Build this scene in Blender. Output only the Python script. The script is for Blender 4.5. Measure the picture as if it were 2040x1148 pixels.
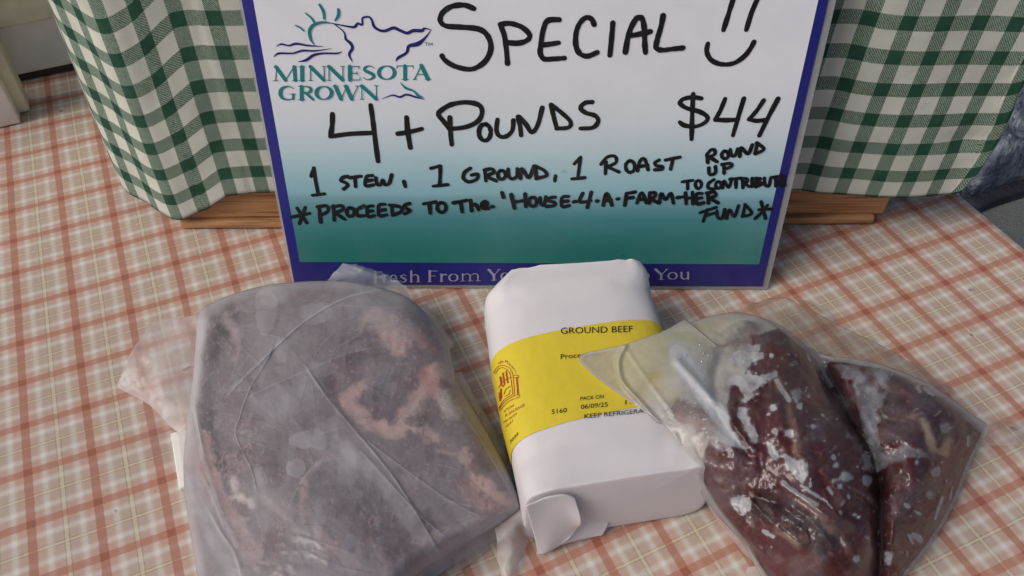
import bpy, math, random
import numpy as np
from mathutils import Vector
from mathutils.bvhtree import BVHTree
random.seed(7); rng = np.random.default_rng(7)
D = bpy.data; SC = bpy.context.scene; COL = SC.collection
for o in list(D.objects): D.objects.remove(o)

# ------------------------------------------------------------------ camera
CAM_H, F_PX, PITCH, ROLL = 0.375, 1679.0, math.radians(47.6), math.radians(0.57)
FW = np.array([0, math.cos(PITCH), -math.sin(PITCH)])
_r = np.array([1., 0, 0]); _u = np.array([0, math.sin(PITCH), math.cos(PITCH)])
RT = math.cos(ROLL)*_r + math.sin(ROLL)*_u
UP = -math.sin(ROLL)*_r + math.cos(ROLL)*_u
EYE = np.array([0, 0, CAM_H])
cd = D.cameras.new('camera'); cam = D.objects.new('camera', cd); COL.objects.link(cam)
from mathutils import Matrix
m = Matrix.Identity(4)
for i in range(3):
    m[i][0] = RT[i]; m[i][1] = UP[i]; m[i][2] = -FW[i]; m[i][3] = EYE[i]
cam.matrix_world = m
cd.sensor_width = 36; cd.lens = 36*F_PX/2040; cd.clip_start = 0.01; cd.clip_end = 200
SC.camera = cam
SC.render.resolution_x, SC.render.resolution_y = 1024, 576

# ------------------------------------------------------------------ world, sun, exposure
SUN_EL, SUN_AZ = math.radians(44), math.radians(-117)     # azimuth from +Y towards +X (from the left)
w = D.worlds.new('World'); SC.world = w; w.use_nodes = True
nt = w.node_tree; bg = nt.nodes['Background']
sky = nt.nodes.new('ShaderNodeTexSky'); sky.sky_type = 'NISHITA'; sky.sun_disc = False
sky.sun_elevation = SUN_EL; sky.sun_rotation = SUN_AZ; sky.air_density = 0.6; sky.dust_density = 4.0; sky.ozone_density = 0.6
nt.links.new(sky.outputs[0], bg.inputs[0]); bg.inputs[1].default_value = 0.085
sd = D.lights.new('sun', 'SUN'); sd.energy = 1.5; sd.angle = math.radians(34); sd.color = (1, .955, .875)
sun = D.objects.new('sun', sd); COL.objects.link(sun)
sdir = Vector((math.sin(SUN_AZ)*math.cos(SUN_EL), math.cos(SUN_AZ)*math.cos(SUN_EL), math.sin(SUN_EL)))
sun.rotation_euler = sdir.to_track_quat('Z', 'Y').to_euler(); sun.location = (0, 0, 3)
vs = SC.view_settings
vs.view_transform = 'Standard'; vs.look = 'None'; vs.gamma = 1; vs.use_curve_mapping = False; vs.exposure = 0.15
SC.cycles.transparent_max_bounces = 24; SC.cycles.max_bounces = 8

# ------------------------------------------------------------------ geometry helpers
def rays(px, py):
    px = np.asarray(px, float); py = np.asarray(py, float)
    return FW + ((px-1020)/F_PX)[..., None]*RT - ((py-574)/F_PX)[..., None]*UP
def G(px, py, z=0.):                      # the point at height z that the photograph shows at (px, py)
    d = rays(px, py); t = (np.asarray(z, float)-CAM_H)/d[..., 2]
    return EYE + t[..., None]*d
def ONPLANE(px, py, P0, n):
    d = rays(px, py); t = ((np.asarray(P0)-EYE)@n)/(d@n)
    return EYE + t[..., None]*d
def smooth(a, b, x):
    t = np.clip((x-a)/(b-a), 0, 1); return t*t*(3-2*t)
_H = {}
def vnoise(x, y, seed=0):
    if seed not in _H: _H[seed] = np.random.default_rng(seed+100).random((256, 256))
    T = _H[seed]; xi = np.floor(x).astype(int); yi = np.floor(y).astype(int)
    fx = x-xi; fy = y-yi; fx = fx*fx*(3-2*fx); fy = fy*fy*(3-2*fy)
    a = T[xi % 256, yi % 256]; b = T[(xi+1) % 256, yi % 256]; c = T[xi % 256, (yi+1) % 256]; d = T[(xi+1) % 256, (yi+1) % 256]
    return (a*(1-fx)+b*fx)*(1-fy)+(c*(1-fx)+d*fx)*fy
def fbm(x, y, seed=0, o=4):
    s = 0; a = .5; n = 0
    for i in range(o): s = s+a*vnoise(x*2**i, y*2**i, seed+i); n += a; a *= .55
    return s/n
def catmull(P, k=6, closed=False):
    P = np.asarray(P, float); n = len(P)
    if n < 3 and not closed: return P
    out = []
    for i in range(n if closed else n-1):
        p0, p1, p2, p3 = (P[(i-1) % n], P[i], P[(i+1) % n], P[(i+2) % n]) if closed else (P[max(i-1, 0)], P[i], P[i+1], P[min(i+2, n-1)])
        for j in range(k):
            t = j/k
            out.append(.5*((2*p1)+(-p0+p2)*t+(2*p0-5*p1+4*p2-p3)*t*t+(-p0+3*p1-3*p2+p3)*t**3))
    if not closed: out.append(P[-1])
    return np.array(out)
def resample(P, n, closed=True):
    P = np.asarray(P, float)
    if closed: P = np.vstack([P, P[:1]])
    L = np.r_[0, np.cumsum(np.linalg.norm(np.diff(P[:, :2], axis=0), axis=1))]
    s = np.linspace(0, L[-1], n, endpoint=not closed)
    return np.stack([np.interp(s, L, P[:, i]) for i in range(P.shape[1])], 1)
def dist_poly(Q, P):                      # distance of points Q to an open polyline P
    P = np.asarray(P, float)[:, :2]; best = np.full(len(Q), 1e9)
    for a, b in zip(P[:-1], P[1:]):
        ab = b-a; L = ab@ab+1e-9
        t = np.clip(((Q-a)@ab)/L, 0, 1)
        best = np.minimum(best, np.hypot(*(Q-a-t[:, None]*ab).T))
    return best
def dist_signed(Q, P):                    # the same, negative on one side of the line
    P = np.asarray(P, float)[:, :2]; best = np.full(len(Q), 1e9); sg = np.ones(len(Q))
    for a, b in zip(P[:-1], P[1:]):
        ab = b-a; t = np.clip(((Q-a)@ab)/(ab@ab+1e-9), 0, 1); d = Q-a-t[:, None]*ab; dd = np.hypot(d[:, 0], d[:, 1])
        m_ = dd < best; best = np.where(m_, dd, best); sg = np.where(m_, np.sign(ab[0]*d[:, 1]-ab[1]*d[:, 0]+1e-12), sg)
    return best, sg
def inside(Q, P):
    P = np.asarray(P, float); r = np.zeros(len(Q), bool); n = len(P)
    for i in range(n):
        a, b = P[i], P[(i+1) % n]
        c = (a[1] > Q[:, 1]) != (b[1] > Q[:, 1])
        if abs(b[1]-a[1]) < 1e-9: continue
        r ^= c & (Q[:, 0] < (b[0]-a[0])*(Q[:, 1]-a[1])/(b[1]-a[1])+a[0])
    return r
def poly_mask(Q, P, soft=4, wob=0, seed=3, fr=.05):
    Pc = np.vstack([P, P[:1]]); d = dist_poly(Q, Pc); s = np.where(inside(Q, P), d, -d)
    if wob: s = s+wob*(fbm(Q[:, 0]*fr, Q[:, 1]*fr, seed)-.5)*2
    return smooth(-soft, soft, s)
def line_mask(Q, P, wdt, soft=4, wob=0, seed=5, fr=.05):
    d = dist_poly(Q, P)-wdt/2
    if wob: d = d+wob*(fbm(Q[:, 0]*fr, Q[:, 1]*fr, seed)-.5)*2
    return smooth(soft, -soft, d)
def obj(name, V, Fc, mat, parent=None, shade=True, attrs=None, uv=None):
    V = np.asarray(V, float)
    if parent is not None: V = V-np.array(root_loc(parent))
    me = D.meshes.new(name); me.from_pydata(V.tolist(), [], [tuple(map(int, f)) for f in Fc]); me.update()
    me.materials.append(mat)
    if shade: me.polygons.foreach_set('use_smooth', [True]*len(me.polygons))
    for k, a in (attrs or {}).items():
        a = np.asarray(a, float)
        if a.ndim == 1:
            at = me.attributes.new(k, 'FLOAT', 'POINT'); at.data.foreach_set('value', a)
        else:
            at = me.attributes.new(k, 'FLOAT_COLOR', 'POINT')
            at.data.foreach_set('color', np.c_[a, np.ones(len(a))].ravel())
    if uv is not None:
        L = me.uv_layers.new(name='UVMap'); idx = np.zeros(len(me.loops), int); me.loops.foreach_get('vertex_index', idx)
        L.data.foreach_set('uv', np.asarray(uv, float)[idx].ravel())
    o = D.objects.new(name, me); COL.objects.link(o)
    if parent is not None: o.parent = parent
    return o
def root_loc(o):
    l = Vector((0, 0, 0))
    while o is not None: l = l+o.location; o = o.parent
    return tuple(l)
def thing(name, label, cat, loc, group=None):
    o = D.objects.new(name, None); COL.objects.link(o); o.location = tuple(map(float, loc)); o.empty_display_size = .02
    o['label'] = label; o['category'] = cat
    if group: o['group'] = group
    return o
def tag(o, label, cat): o['label'] = label; o['category'] = cat; return o
def grid_faces(m, n, close=False):
    f = []
    for i in range(m-1):
        for j in range(n if close else n-1):
            j2 = (j+1) % n
            f.append((i*n+j, i*n+j2, (i+1)*n+j2, (i+1)*n+j))
    return f
def box_vf(c, ex, ey, ez, sx, sy, sz, bev=0):
    """box centred at c along axes ex, ey, ez; with a small chamfer."""
    ex, ey, ez = map(np.asarray, (ex, ey, ez)); V = []; 
    if bev == 0: bev = min(sx, sy, sz)*.08
    import bmesh
    bm = bmesh.new(); bmesh.ops.create_cube(bm, size=1)
    for v in bm.verts: v.co = Vector((v.co.x*sx, v.co.y*sy, v.co.z*sz))
    bmesh.ops.bevel(bm, geom=list(bm.edges), offset=bev, segments=2, affect='EDGES', profile=.6)
    bm.verts.index_update()
    V = [np.asarray(c)+v.co.x*ex+v.co.y*ey+v.co.z*ez for v in bm.verts]; Fs = [[v.index for v in f.verts] for f in bm.faces]
    bm.free(); return np.array(V), Fs
def join(parts):
    V = []; Fs = []; n = 0
    for v, f in parts: V.append(v); Fs += [[i+n for i in q] for q in f]; n += len(v)
    return np.vstack(V), Fs

# ------------------------------------------------------------------ material helpers
def mat(name):
    m = D.materials.new(name); m.use_nodes = True; t = m.node_tree; t.nodes.clear()
    out = t.nodes.new('ShaderNodeOutputMaterial'); return m, t, out
def N(t, kind, **kw):
    n = t.nodes.new('ShaderNode'+kind)
    for k, v in kw.items():
        if k.startswith('i_'): n.inputs[k[2:].replace('_', ' ')].default_value = v
        elif k.startswith('n'): n.inputs[int(k[1:])].default_value = v
        else: setattr(n, k, v)
    return n
def M(t, op, a, b=None, c=None, clamp=False):
    n = t.nodes.new('ShaderNodeMath'); n.operation = op; n.use_clamp = clamp
    for i, x in enumerate((a, b, c)):
        if x is None: continue
        if isinstance(x, (int, float)): n.inputs[i].default_value = x
        else: t.links.new(x, n.inputs[i])
    return n.outputs[0]
def MIX(t, f, a, b, mode='MIX'):
    n = t.nodes.new('ShaderNodeMix'); n.data_type = 'RGBA'; n.blend_type = mode
    for s, x in ((0, f), (6, a), (7, b)):
        if isinstance(x, (int, float)): n.inputs[s].default_value = x
        elif isinstance(x, tuple): n.inputs[s].default_value = (*x, 1)
        else: t.links.new(x, n.inputs[s])
    return n.outputs[2]
def RAMP(t, f, stops, mode='LINEAR'):
    n = t.nodes.new('ShaderNodeValToRGB'); r = n.color_ramp; r.interpolation = mode
    while len(r.elements) < len(stops): r.elements.new(.5)
    for e, (p, c) in zip(r.elements, stops): e.position = p; e.color = (*c, 1) if len(c) == 3 else c
    t.links.new(f, n.inputs[0]); return n.outputs[0]
def noise(t, scale, detail=4, rough=.55, vec=None, stretch=None):
    n = N(t, 'TexNoise', i_Scale=scale, i_Detail=detail, i_Roughness=rough)
    if vec is None:
        tc = N(t, 'TexCoord'); vec = tc.outputs['Object']
    if stretch:
        mp = N(t, 'Mapping'); mp.inputs['Scale'].default_value = stretch; t.links.new(vec, mp.inputs[0]); vec = mp.outputs[0]
    t.links.new(vec, n.inputs['Vector']); return n.outputs[0]
def bump(t, h, dist, strength=1.):
    b = N(t, 'Bump', i_Strength=strength, i_Distance=dist); t.links.new(h, b.inputs['Height']); return b.outputs[0]
def pbsdf(t, out, color, rough=.5, spec=.5, nrm=None, coat=0, coat_r=.1):
    p = N(t, 'BsdfPrincipled')
    if isinstance(color, tuple): p.inputs['Base Color'].default_value = (*color, 1)
    else: t.links.new(color, p.inputs['Base Color'])
    if isinstance(rough, (int, float)): p.inputs['Roughness'].default_value = rough
    else: t.links.new(rough, p.inputs['Roughness'])
    p.inputs['Specular IOR Level'].default_value = spec
    p.inputs['Coat Weight'].default_value = coat; p.inputs['Coat Roughness'].default_value = coat_r
    if nrm is not None: t.links.new(nrm, p.inputs['Normal'])
    if out is not None: t.links.new(p.outputs[0], out.inputs[0])
    return p
def varied(name, color, rough=.6, sc=40, var=.15, bsc=None, bd=0, spec=.4, coat=0, stretch=None):
    m, t, out = mat(name); n = noise(t, sc, stretch=stretch)
    dark = tuple(c*(1-var) for c in color); lite = tuple(min(1, c*(1+var)) for c in color)
    c = RAMP(t, n, [(.3, dark), (.7, lite)])
    nr = bump(t, noise(t, bsc, 5), bd) if bsc else None
    pbsdf(t, out, c, rough, spec, nr, coat); return m

def mat_plaid():
    m, t, out = mat('plaid_cloth')
    uv = N(t, 'UVMap', uv_map='UVMap').outputs[0]; sp = N(t, 'SeparateXYZ'); t.links.new(uv, sp.inputs[0])
    jag = M(t, 'MULTIPLY', M(t, 'SUBTRACT', noise(t, 26, 2, .6, uv), .5), .035)
    cols = []; bands = []
    for k, (ch, lw) in enumerate(((0, .05), (1, .03))):
        u = M(t, 'ADD', sp.outputs[ch], jag)
        tt = M(t, 'MULTIPLY', M(t, 'ABSOLUTE', M(t, 'SUBTRACT', M(t, 'FRACT', u), .5)), 2)     # 0 mid cell, 1 on the band
        cream = (.70, .63, .48); olive = (.30, .22, .12); beige = (.56, .44, .37); pink = (.62, .40, .32); wht = (.78, .78, .72); red = (.49, .19, .13)
        cols.append(RAMP(t, tt, [(0, cream), (lw, cream), (lw+.012, olive), (lw+.035, olive), (lw+.05, beige), (.33, beige), (.36, (.62, .50, .42)), (.425, (.70, .64, .57)), (.44, wht), (.56, wht), (.575, (.70, .60, .52)), (.64, (.64, .47, .39)), (.67, pink), (.855, pink), (.875, red), (1, red)]))
        bands.append(RAMP(t, tt, [(0, (0, 0, 0)), (.85, (0, 0, 0)), (.88, (1, 1, 1)), (1, (1, 1, 1))]))
        bands.append(RAMP(t, tt, [(0, (1, 1, 1)), (lw, (1, 1, 1)), (lw+.03, (0, 0, 0))]))
    c = MIX(t, .5, cols[0], cols[1])
    c = MIX(t, M(t, 'MULTIPLY', bands[3], .35), c, (.72, .62, .44))
    c = MIX(t, M(t, 'MULTIPLY', M(t, 'MULTIPLY', bands[1], RAMP(t, noise(t, 9, 3, .6, uv), [(.35, (.35, .35, .35)), (.6, (1, 1, 1))])), .55), c, (.70, .63, .49))
    c = MIX(t, M(t, 'MULTIPLY', bands[2], .64), c, (.53, .235, .165))
    c = MIX(t, M(t, 'MULTIPLY', bands[0], .70), c, (.48, .215, .15))
    c = MIX(t, M(t, 'MULTIPLY', M(t, 'MULTIPLY', bands[0], bands[2]), .6), c, (.33, .095, .06))
    big = noise(t, 5, 4, .6); c = MIX(t, .22, c, RAMP(t, big, [(.3, (.66, .62, .58)), (.7, (1, 1, 1))]), 'MULTIPLY')
    c = MIX(t, M(t, 'MULTIPLY', RAMP(t, noise(t, 70, 2, .5), [(.745, (0, 0, 0)), (.765, (1, 1, 1))]), .6), c, (.16, .10, .075))
    thr = noise(t, 240, 2, .6, uv); c = MIX(t, .16, c, RAMP(t, thr, [(.25, (.35, .35, .35)), (.75, (1, 1, 1))]), 'MULTIPLY')
    wv = N(t, 'TexWave', i_Scale=34, i_Distortion=1.5); t.links.new(uv, wv.inputs[0])
    h = M(t, 'ADD', M(t, 'MULTIPLY', noise(t, 18, 4), 6), M(t, 'MULTIPLY', thr, .6))
    pbsdf(t, out, c, .62, .3, bump(t, h, .0006, .7)); return m
def mat_gingham():
    m, t, out = mat('green_gingham')
    uv = N(t, 'UVMap', uv_map='UVMap').outputs[0]; sp = N(t, 'SeparateXYZ'); t.links.new(uv, sp.inputs[0])
    jag = M(t, 'MULTIPLY', M(t, 'SUBTRACT', noise(t, 34, 2, .7, uv), .5), .05)
    ms = []
    for ch in (0, 1):
        u = M(t, 'ADD', sp.outputs[ch], jag)
        d = M(t, 'ABSOLUTE', M(t, 'SUBTRACT', M(t, 'FRACT', M(t, 'ADD', u, .5)), .5))
        ms.append(RAMP(t, d, [(.208, (1, 1, 1)), (.226, (0, 0, 0))]))
    both = M(t, 'MULTIPLY', ms[0], ms[1]); one = M(t, 'SUBTRACT', M(t, 'ADD', ms[0], ms[1]), M(t, 'MULTIPLY', both, 2))
    tw = M(t, 'FRACT', M(t, 'ADD', M(t, 'MULTIPLY', M(t, 'ADD', sp.outputs[0], M(t, 'MULTIPLY', sp.outputs[1], .8)), 15), M(t, 'MULTIPLY', noise(t, 22, 3, .6, uv), 1.6)))
    twl = RAMP(t, tw, [(0, (.075, .155, .115)), (.38, (.09, .18, .135)), (.55, (.36, .43, .35)), (.85, (.32, .39, .32)), (1, (.08, .16, .12))])
    base = RAMP(t, noise(t, 25, 4), [(.3, (.61, .645, .58)), (.7, (.73, .76, .69))])
    c = MIX(t, one, base, twl)
    c = MIX(t, both, c, RAMP(t, noise(t, 120, 3), [(.3, (.018, .075, .047)), (.7, (.034, .105, .068))]))
    c = MIX(t, .25, c, RAMP(t, noise(t, 14, 4), [(.3, (.7, .68, .6)), (.7, (1, 1, 1))]), 'MULTIPLY')
    h = M(t, 'ADD', M(t, 'MULTIPLY', noise(t, 40, 4), 4), M(t, 'ADD', M(t, 'MULTIPLY', tw, .5), M(t, 'MULTIPLY', noise(t, 200, 2, .6, uv), .5)))
    pbsdf(t, out, c, .85, .15, bump(t, h, .0005, .8)); return m
def mat_wood():
    m, t, out = mat('worn_wood')
    n = noise(t, 14, 6, .6, stretch=(1, 5, 9)); n2 = noise(t, 60, 5, .65, stretch=(.25, 4, 7)); n3 = noise(t, 11, 3)
    c = RAMP(t, n, [(.25, (.27, .12, .05)), (.45, (.43, .22, .095)), (.6, (.52, .28, .13)), (.8, (.36, .165, .07))])
    c = MIX(t, M(t, 'MULTIPLY', RAMP(t, n2, [(.5, (0, 0, 0)), (.62, (1, 1, 1))]), .6), c, (.12, .05, .022))
    c = MIX(t, M(t, 'MULTIPLY', RAMP(t, n3, [(.5, (0, 0, 0)), (.7, (1, 1, 1))]), .45), c, (.50, .31, .17))
    pbsdf(t, out, c, .6, .35, bump(t, n2, .001, .6)); return m
def mat_film(name, col=(.62, .62, .66), lo=.0, gl=.55, rough=.16, amb=1.0, wr=90, bd=.0012):
    m, t, out = mat(name)
    fr = N(t, 'Attribute', attribute_name='frost').outputs['Fac']; tint = N(t, 'Attribute', attribute_name='tint').outputs['Color']  # film milkiness; on the roast film it also carries painted highlights
    n = noise(t, wr, 6, .6); nb = bump(t, n, bd, .55)
    fac = M(t, 'ADD', fr, M(t, 'MULTIPLY', M(t, 'SUBTRACT', noise(t, 55, 5, .65), .5), .22), clamp=True)
    fac = M(t, 'MULTIPLY', fac, M(t, 'GREATER_THAN', fr, .004))
    tr = N(t, 'BsdfTransparent', n0=(.96, .95, .95, 1))
    df = N(t, 'BsdfDiffuse'); t.links.new(tint, df.inputs[0]); t.links.new(nb, df.inputs['Normal'])
    tl = N(t, 'BsdfTranslucent'); t.links.new(tint, tl.inputs[0])
    dm = N(t, 'MixShader', n0=.25); t.links.new(df.outputs[0], dm.inputs[1]); t.links.new(tl.outputs[0], dm.inputs[2])
    s1 = N(t, 'MixShader'); t.links.new(fac, s1.inputs[0]); t.links.new(tr.outputs[0], s1.inputs[1]); t.links.new(dm.outputs[0], s1.inputs[2])
    lw = N(t, 'LayerWeight', i_Blend=.5); t.links.new(nb, lw.inputs['Normal']); fz = M(t, 'ADD', .045, M(t, 'MULTIPLY', M(t, 'POWER', lw.outputs['Facing'], 4.), .7), clamp=True)
    g = N(t, 'BsdfGlossy', i_Roughness=rough); t.links.new(nb, g.inputs['Normal'])
    s2 = N(t, 'MixShader'); t.links.new(M(t, 'MULTIPLY', fz, gl), s2.inputs[0])
    t.links.new(s1.outputs[0], s2.inputs[1]); t.links.new(g.outputs[0], s2.inputs[2]); t.links.new(s2.outputs[0], out.inputs[0])
    return m
def mat_attr(name, rough=.35, spec=.5, bsc=120, bd=.0006, sss=0, mott=.25):
    m, t, out = mat(name); c = N(t, 'Attribute', attribute_name='Col').outputs['Color']
    c = MIX(t, mott, c, RAMP(t, noise(t, 160, 6, .7), [(.3, (.35, .3, .3)), (.7, (1, 1, 1))]), 'MULTIPLY')
    pbsdf(t, out, c, rough, spec, bump(t, noise(t, bsc, 6, .6), bd, .6)); return m
def plain(name, color, rough=.5, spec=.4, coat=0, coat_r=.1):
    m, t, out = mat(name); n = noise(t, 300, 3)
    c = MIX(t, .1, color, RAMP(t, n, [(.3, (.5, .5, .5)), (.7, (1, 1, 1))]), 'MULTIPLY')
    pbsdf(t, out, c, rough, spec, None, coat, coat_r); return m
MT = dict(plaid=mat_plaid(), gingham=mat_gingham(), wood=mat_wood())

# ================================================================== the setting
YAW = math.radians(24.25); E1 = np.array([math.cos(YAW), math.sin(YAW), 0]); E2 = np.array([-math.sin(YAW), math.cos(YAW), 0]); EZ = np.array([0, 0, 1.])
m, t, out = mat('grey_pavement')
c = RAMP(t, noise(t, 3, 6, .6), [(.3, (.14, .15, .145)), (.7, (.21, .22, .21))])
c = MIX(t, .5, c, RAMP(t, noise(t, 160, 3, .7), [(.3, (.45, .45, .45)), (.7, (1, 1, 1))]), 'MULTIPLY')
pbsdf(t, out, c, .85, .3, bump(t, noise(t, 220, 3), .004))
GZ = -.74
gr = obj('ground', [(-12, -12, GZ), (12, -12, GZ), (12, 12, GZ), (-12, 12, GZ)], [(0, 1, 2, 3)], m, None, False); gr['kind'] = 'structure'

# dark navy strip and the blue cloth on the pavement beyond the table
def slab_from_px(name, pts, z0, th, mt, label, cat, bumps=0):
    P = catmull(np.array(pts, float), 5, True); P = resample(P, 120)
    top = G(P[:, 0], P[:, 1], z0+th); c = top.mean(0); K = 14; V = []
    for k in range(K):
        s = (k+1)/K; q = c+(top-c)*s; e = 1-s
        q[:, 2] = z0+th*np.clip((e*6), 0, 1)**.5*(1 if not bumps else 1)+bumps*(fbm(q[:, 0]*14, q[:, 1]*14, 11)-.4)*np.clip(e*5, 0, 1)
        V.append(q)
    q = V[-1].copy(); q[:, 2] = z0; V.append(q)
    V = np.vstack([c[None]+np.array([[0, 0, 0]])]+V); Fs = [(0, 1+j, 1+(j+1) % 120) for j in range(120)]
    Fs += [tuple(i+1 for i in f) for f in grid_faces(K+1, 120, True)]
    return tag(obj(name, V, Fs, mt), label, cat)
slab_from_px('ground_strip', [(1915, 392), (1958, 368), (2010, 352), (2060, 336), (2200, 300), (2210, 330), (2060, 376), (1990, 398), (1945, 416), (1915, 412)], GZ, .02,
             varied('dark_navy', (.018, .019, .028), .7, 30, .5, 60, .006), 'dark navy strip lying on the grey pavement', 'mat')
m, t, out = mat('mottled_blue')
c = RAMP(t, noise(t, 16, 6, .65), [(.35, (.06, .075, .12)), (.5, (.13, .15, .20)), (.62, (.27, .30, .34))])
pbsdf(t, out, c, .8, .25, bump(t, noise(t, 40, 5), .02))
slab_from_px('blue_cloth', [(1955, 322), (1985, 326), (2040, 306), (2200, 250), (2300, 60), (2200, 20), (2040, 120), (1960, 220)], GZ, .10, m,
             'mottled blue grey cloth heaped on the pavement beyond the table', 'cloth', .10)

# table and its plaid cloth
U0 = np.array([-.3654, .4895, 0]); CELL = .0302; UE = float(np.array([.3095, .4334, 0])@E1); VB = .80; VN = -.07; UL = -1.30
tb = thing('market_table', 'market table hidden beneath the plaid cloth', 'table', (0, .3, GZ))
def uvp(u, v, z): return u*E1+v*E2+np.array([0, 0, z])
tmat = varied('table_plastic', (.55, .54, .5), .5)
obj('tabletop', *box_vf(uvp((UE+UL)/2, (VB+VN)/2, -.024), E1, E2, EZ, UE-UL-.008, VB-VN-.008, .04, .004), tmat, tb)
for u in (UL+.12, UE-.12):
    for v in (VN+.08, VB-.08):
        obj('leg', *box_vf(uvp(u, v, (GZ-.044)/2), E1, E2, EZ, .03, .03, -.044-GZ, .004), tmat, tb)
nu, nv = 230, 150
us = np.r_[np.linspace(UL-.004, UE-.012, nu), UE-.012+.012*np.sin(np.linspace(.2, math.pi/2, 7)), np.full(14, UE)]
zs = np.r_[np.zeros(nu), -.012*(1-np.cos(np.linspace(.2, math.pi/2, 7))), np.linspace(-.03, -.24, 14)]
ul = np.r_[np.linspace(UL-.004, UE-.012, nu), UE-.012+.012*np.linspace(.2, math.pi/2, 7), UE+.008+np.linspace(.02, .23, 14)]
vv = np.linspace(VN-.002, VB+.002, nv); V = []; UV = []
for i, v in enumerate(vv):
    for u, z, l in zip(us, zs, ul):
        p = u*E1+v*E2
        wr = (.0016*(fbm(np.array(p[0]*9), np.array(p[1]*9), 21, 3)-.5)+.0009*math.sin(p[0]*38+p[1]*22)*max(0, min(1, (-.1-p[0])*6))*max(0, min(1, (.28-p[1])*8))) if z == 0 else 0
        q = p+np.array([0, 0, z-.0012+wr])
        if z < -.02: q = q+E1*(.006*math.sin(v*26)*(-z)*8+.01*(-z))
        V.append(q)
        k = float(smooth(-.15, .22, np.array(p[0])))
        d = p-U0
        wx = .05*(fbm(np.array(p[0]*7+3), np.array(p[1]*7), 31, 2)-.5); wy = .09*(fbm(np.array(p[0]*7), np.array(p[1]*7+9), 41, 2)-.5)
        UV.append(((l-U0@E1)/CELL-.15*k+wx, (v-U0@E2)/CELL-.28*k+wy))
tag(obj('plaid_tablecloth', V, grid_faces(nv, len(us)), MT['plaid'], uv=UV), 'orange and white plaid cloth spread over the whole table', 'tablecloth')

# white wooden box, far left
wm = varied('white_paint', (.80, .83, .82), .55, 12, .16, 60, .001); wm2 = varied('cream_paint', (.62, .60, .48), .6, 14, .25, 60, .001)
A = G(36, 165, 0); nE = -E2
wb = thing('display_box', 'white painted wooden box at the far left behind the gingham cloth', 'box', A)
zr = ONPLANE(88, 41, A-E2*.011, nE)[2]
def slab(u0, u1, v0, v1, z0, z1, mt, name, par, bev=.0015):
    return obj(name, *box_vf(A+E1*(u0+u1)/2+E2*(v0+v1)/2+EZ*((z0+z1)/2), E1, E2, EZ, u1-u0, v1-v0, z1-z0, bev), mt, par)
slab(-.3, .16, 0, .016, .006, .20, wm, 'back_panel', wb)
slab(-.3, .16, .002, .012, -.0002, .0055, varied('dark_gap', (.05, .04, .035), .8), 'gap_shade_strip', wb)  # dark strip painted in for the shadow line under the panel
slab(-.3, .16, -.011, -.001, zr, zr+.035, wm2, 'rail', wb)
slab(-.3, .16, -.0135, -.0113, zr+.022, zr+.030, varied('dark_moulding', (.16, .15, .11), .8), 'moulding', wb)  # dark grey-olive strip along the rail
B = G(40.5, 227.5, 0); C2 = G(61, 220.5, 0); ub = float((B-A)@E1); vb = float((B-A)@E2); uc = float((C2-A)@E1)
zt = ONPLANE(20, 95, C2, nE)[2]
slab(ub-.25, uc, vb+.001, vb+.02, .0, zt+.004, wm2, 'side_board', wb)
slab(ub-.25, ub, vb-.012, vb, .0, .14, varied('white_board', (.76, .75, .69), .55, 40, .08), 'front_board', wb)

# wooden crate with the gingham cloth over it
cl = G(362, 455, 0); cr = G(1738, 446, 0); CX = (cr-cl)/np.linalg.norm(cr-cl); CY = np.array([-CX[1], CX[0], 0]); cw = np.linalg.norm(cr-cl)
crate = thing('wooden_crate', 'old wooden crate standing under the green gingham cloth', 'crate', cl)
def cbox(u0, u1, v0, v1, z0, z1, name, bev=.002):
    return obj(name, *box_vf(cl+CX*(u0+u1)/2+CY*(v0+v1)/2+EZ*((z0+z1)/2), CX, CY, EZ, u1-u0, v1-v0, z1-z0, bev), MT['wood'], crate)
cbox(0, cw, -.001, .24, 0, .0065, 'base_board', .002)
cbox(.002, cw+.006, .0015, .016, .0067, .052, 'front_plank', .0025)
cbox(.002, cw+.02, .0018, .017, .056, .13, 'front_plank')
cbox(.002, cw+.04, .0018, .017, .134, .205, 'front_plank')
cbox(.002, cw+.04, .014, .24, .207, .214, 'top_board')
cbox(.004, .02, .018, .235, .008, .205, 'side_plank'); cbox(cw-.02, cw-.004, .018, .235, .008, .205, 'side_plank'); cbox(.02, cw-.02, .225, .24, .008, .205, 'back_plank')
hem = [(251, 364, .4185), (298, 405, .4015), (352, 440, .3868), (400, 424, .3868), (443, 394, .3872), (466, 384, .3872), (545, 383, .3866)]
H3 = [ONPLANE(x, y, (0, yy, 0), np.array([0, 1., 0])) for x, y, yy in hem]
P = [(-.268, .66, .03), (-.272, .56, .024), (-.2735, .47, .016)]
P += [tuple(h) for h in H3]; print('HEM', np.array(H3))
for x in (-.11, -.06, 0, .06, .12): P.append((x, .3845+.002*math.sin(x*40), .037))
for x, y, z in [(1570, 380, .0365), (1640, 388, .036), (1700, 389, .035), (1775, 390, .034), (1830, 392, .033), (1885, 391, .0325), (1912, 389, .0335)]: P.append(tuple(G(x, y, z)))
e = G(1928, 380, .036); P += [tuple(e), (e[0]+.004, e[1]+.012, .037), (e[0]+.002, e[1]+.05, .037), (e[0], .66, .037)]
hemc = catmull(np.array(P), 14); xs = hemc[:, 0]
seg = np.r_[0, np.cumsum(np.hypot(np.diff(hemc[:, 0]), np.diff(hemc[:, 1])))]
i0 = int(np.argmin(abs(xs-.0)+10*abs(hemc[:, 1]-.3845))); i_l = int(np.argmin(np.hypot(xs+.1515, hemc[:, 1]-.3865))); i_r = int(np.argmin(np.hypot(xs-.1797, hemc[:, 1]-.388)))
PER = .0192
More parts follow.
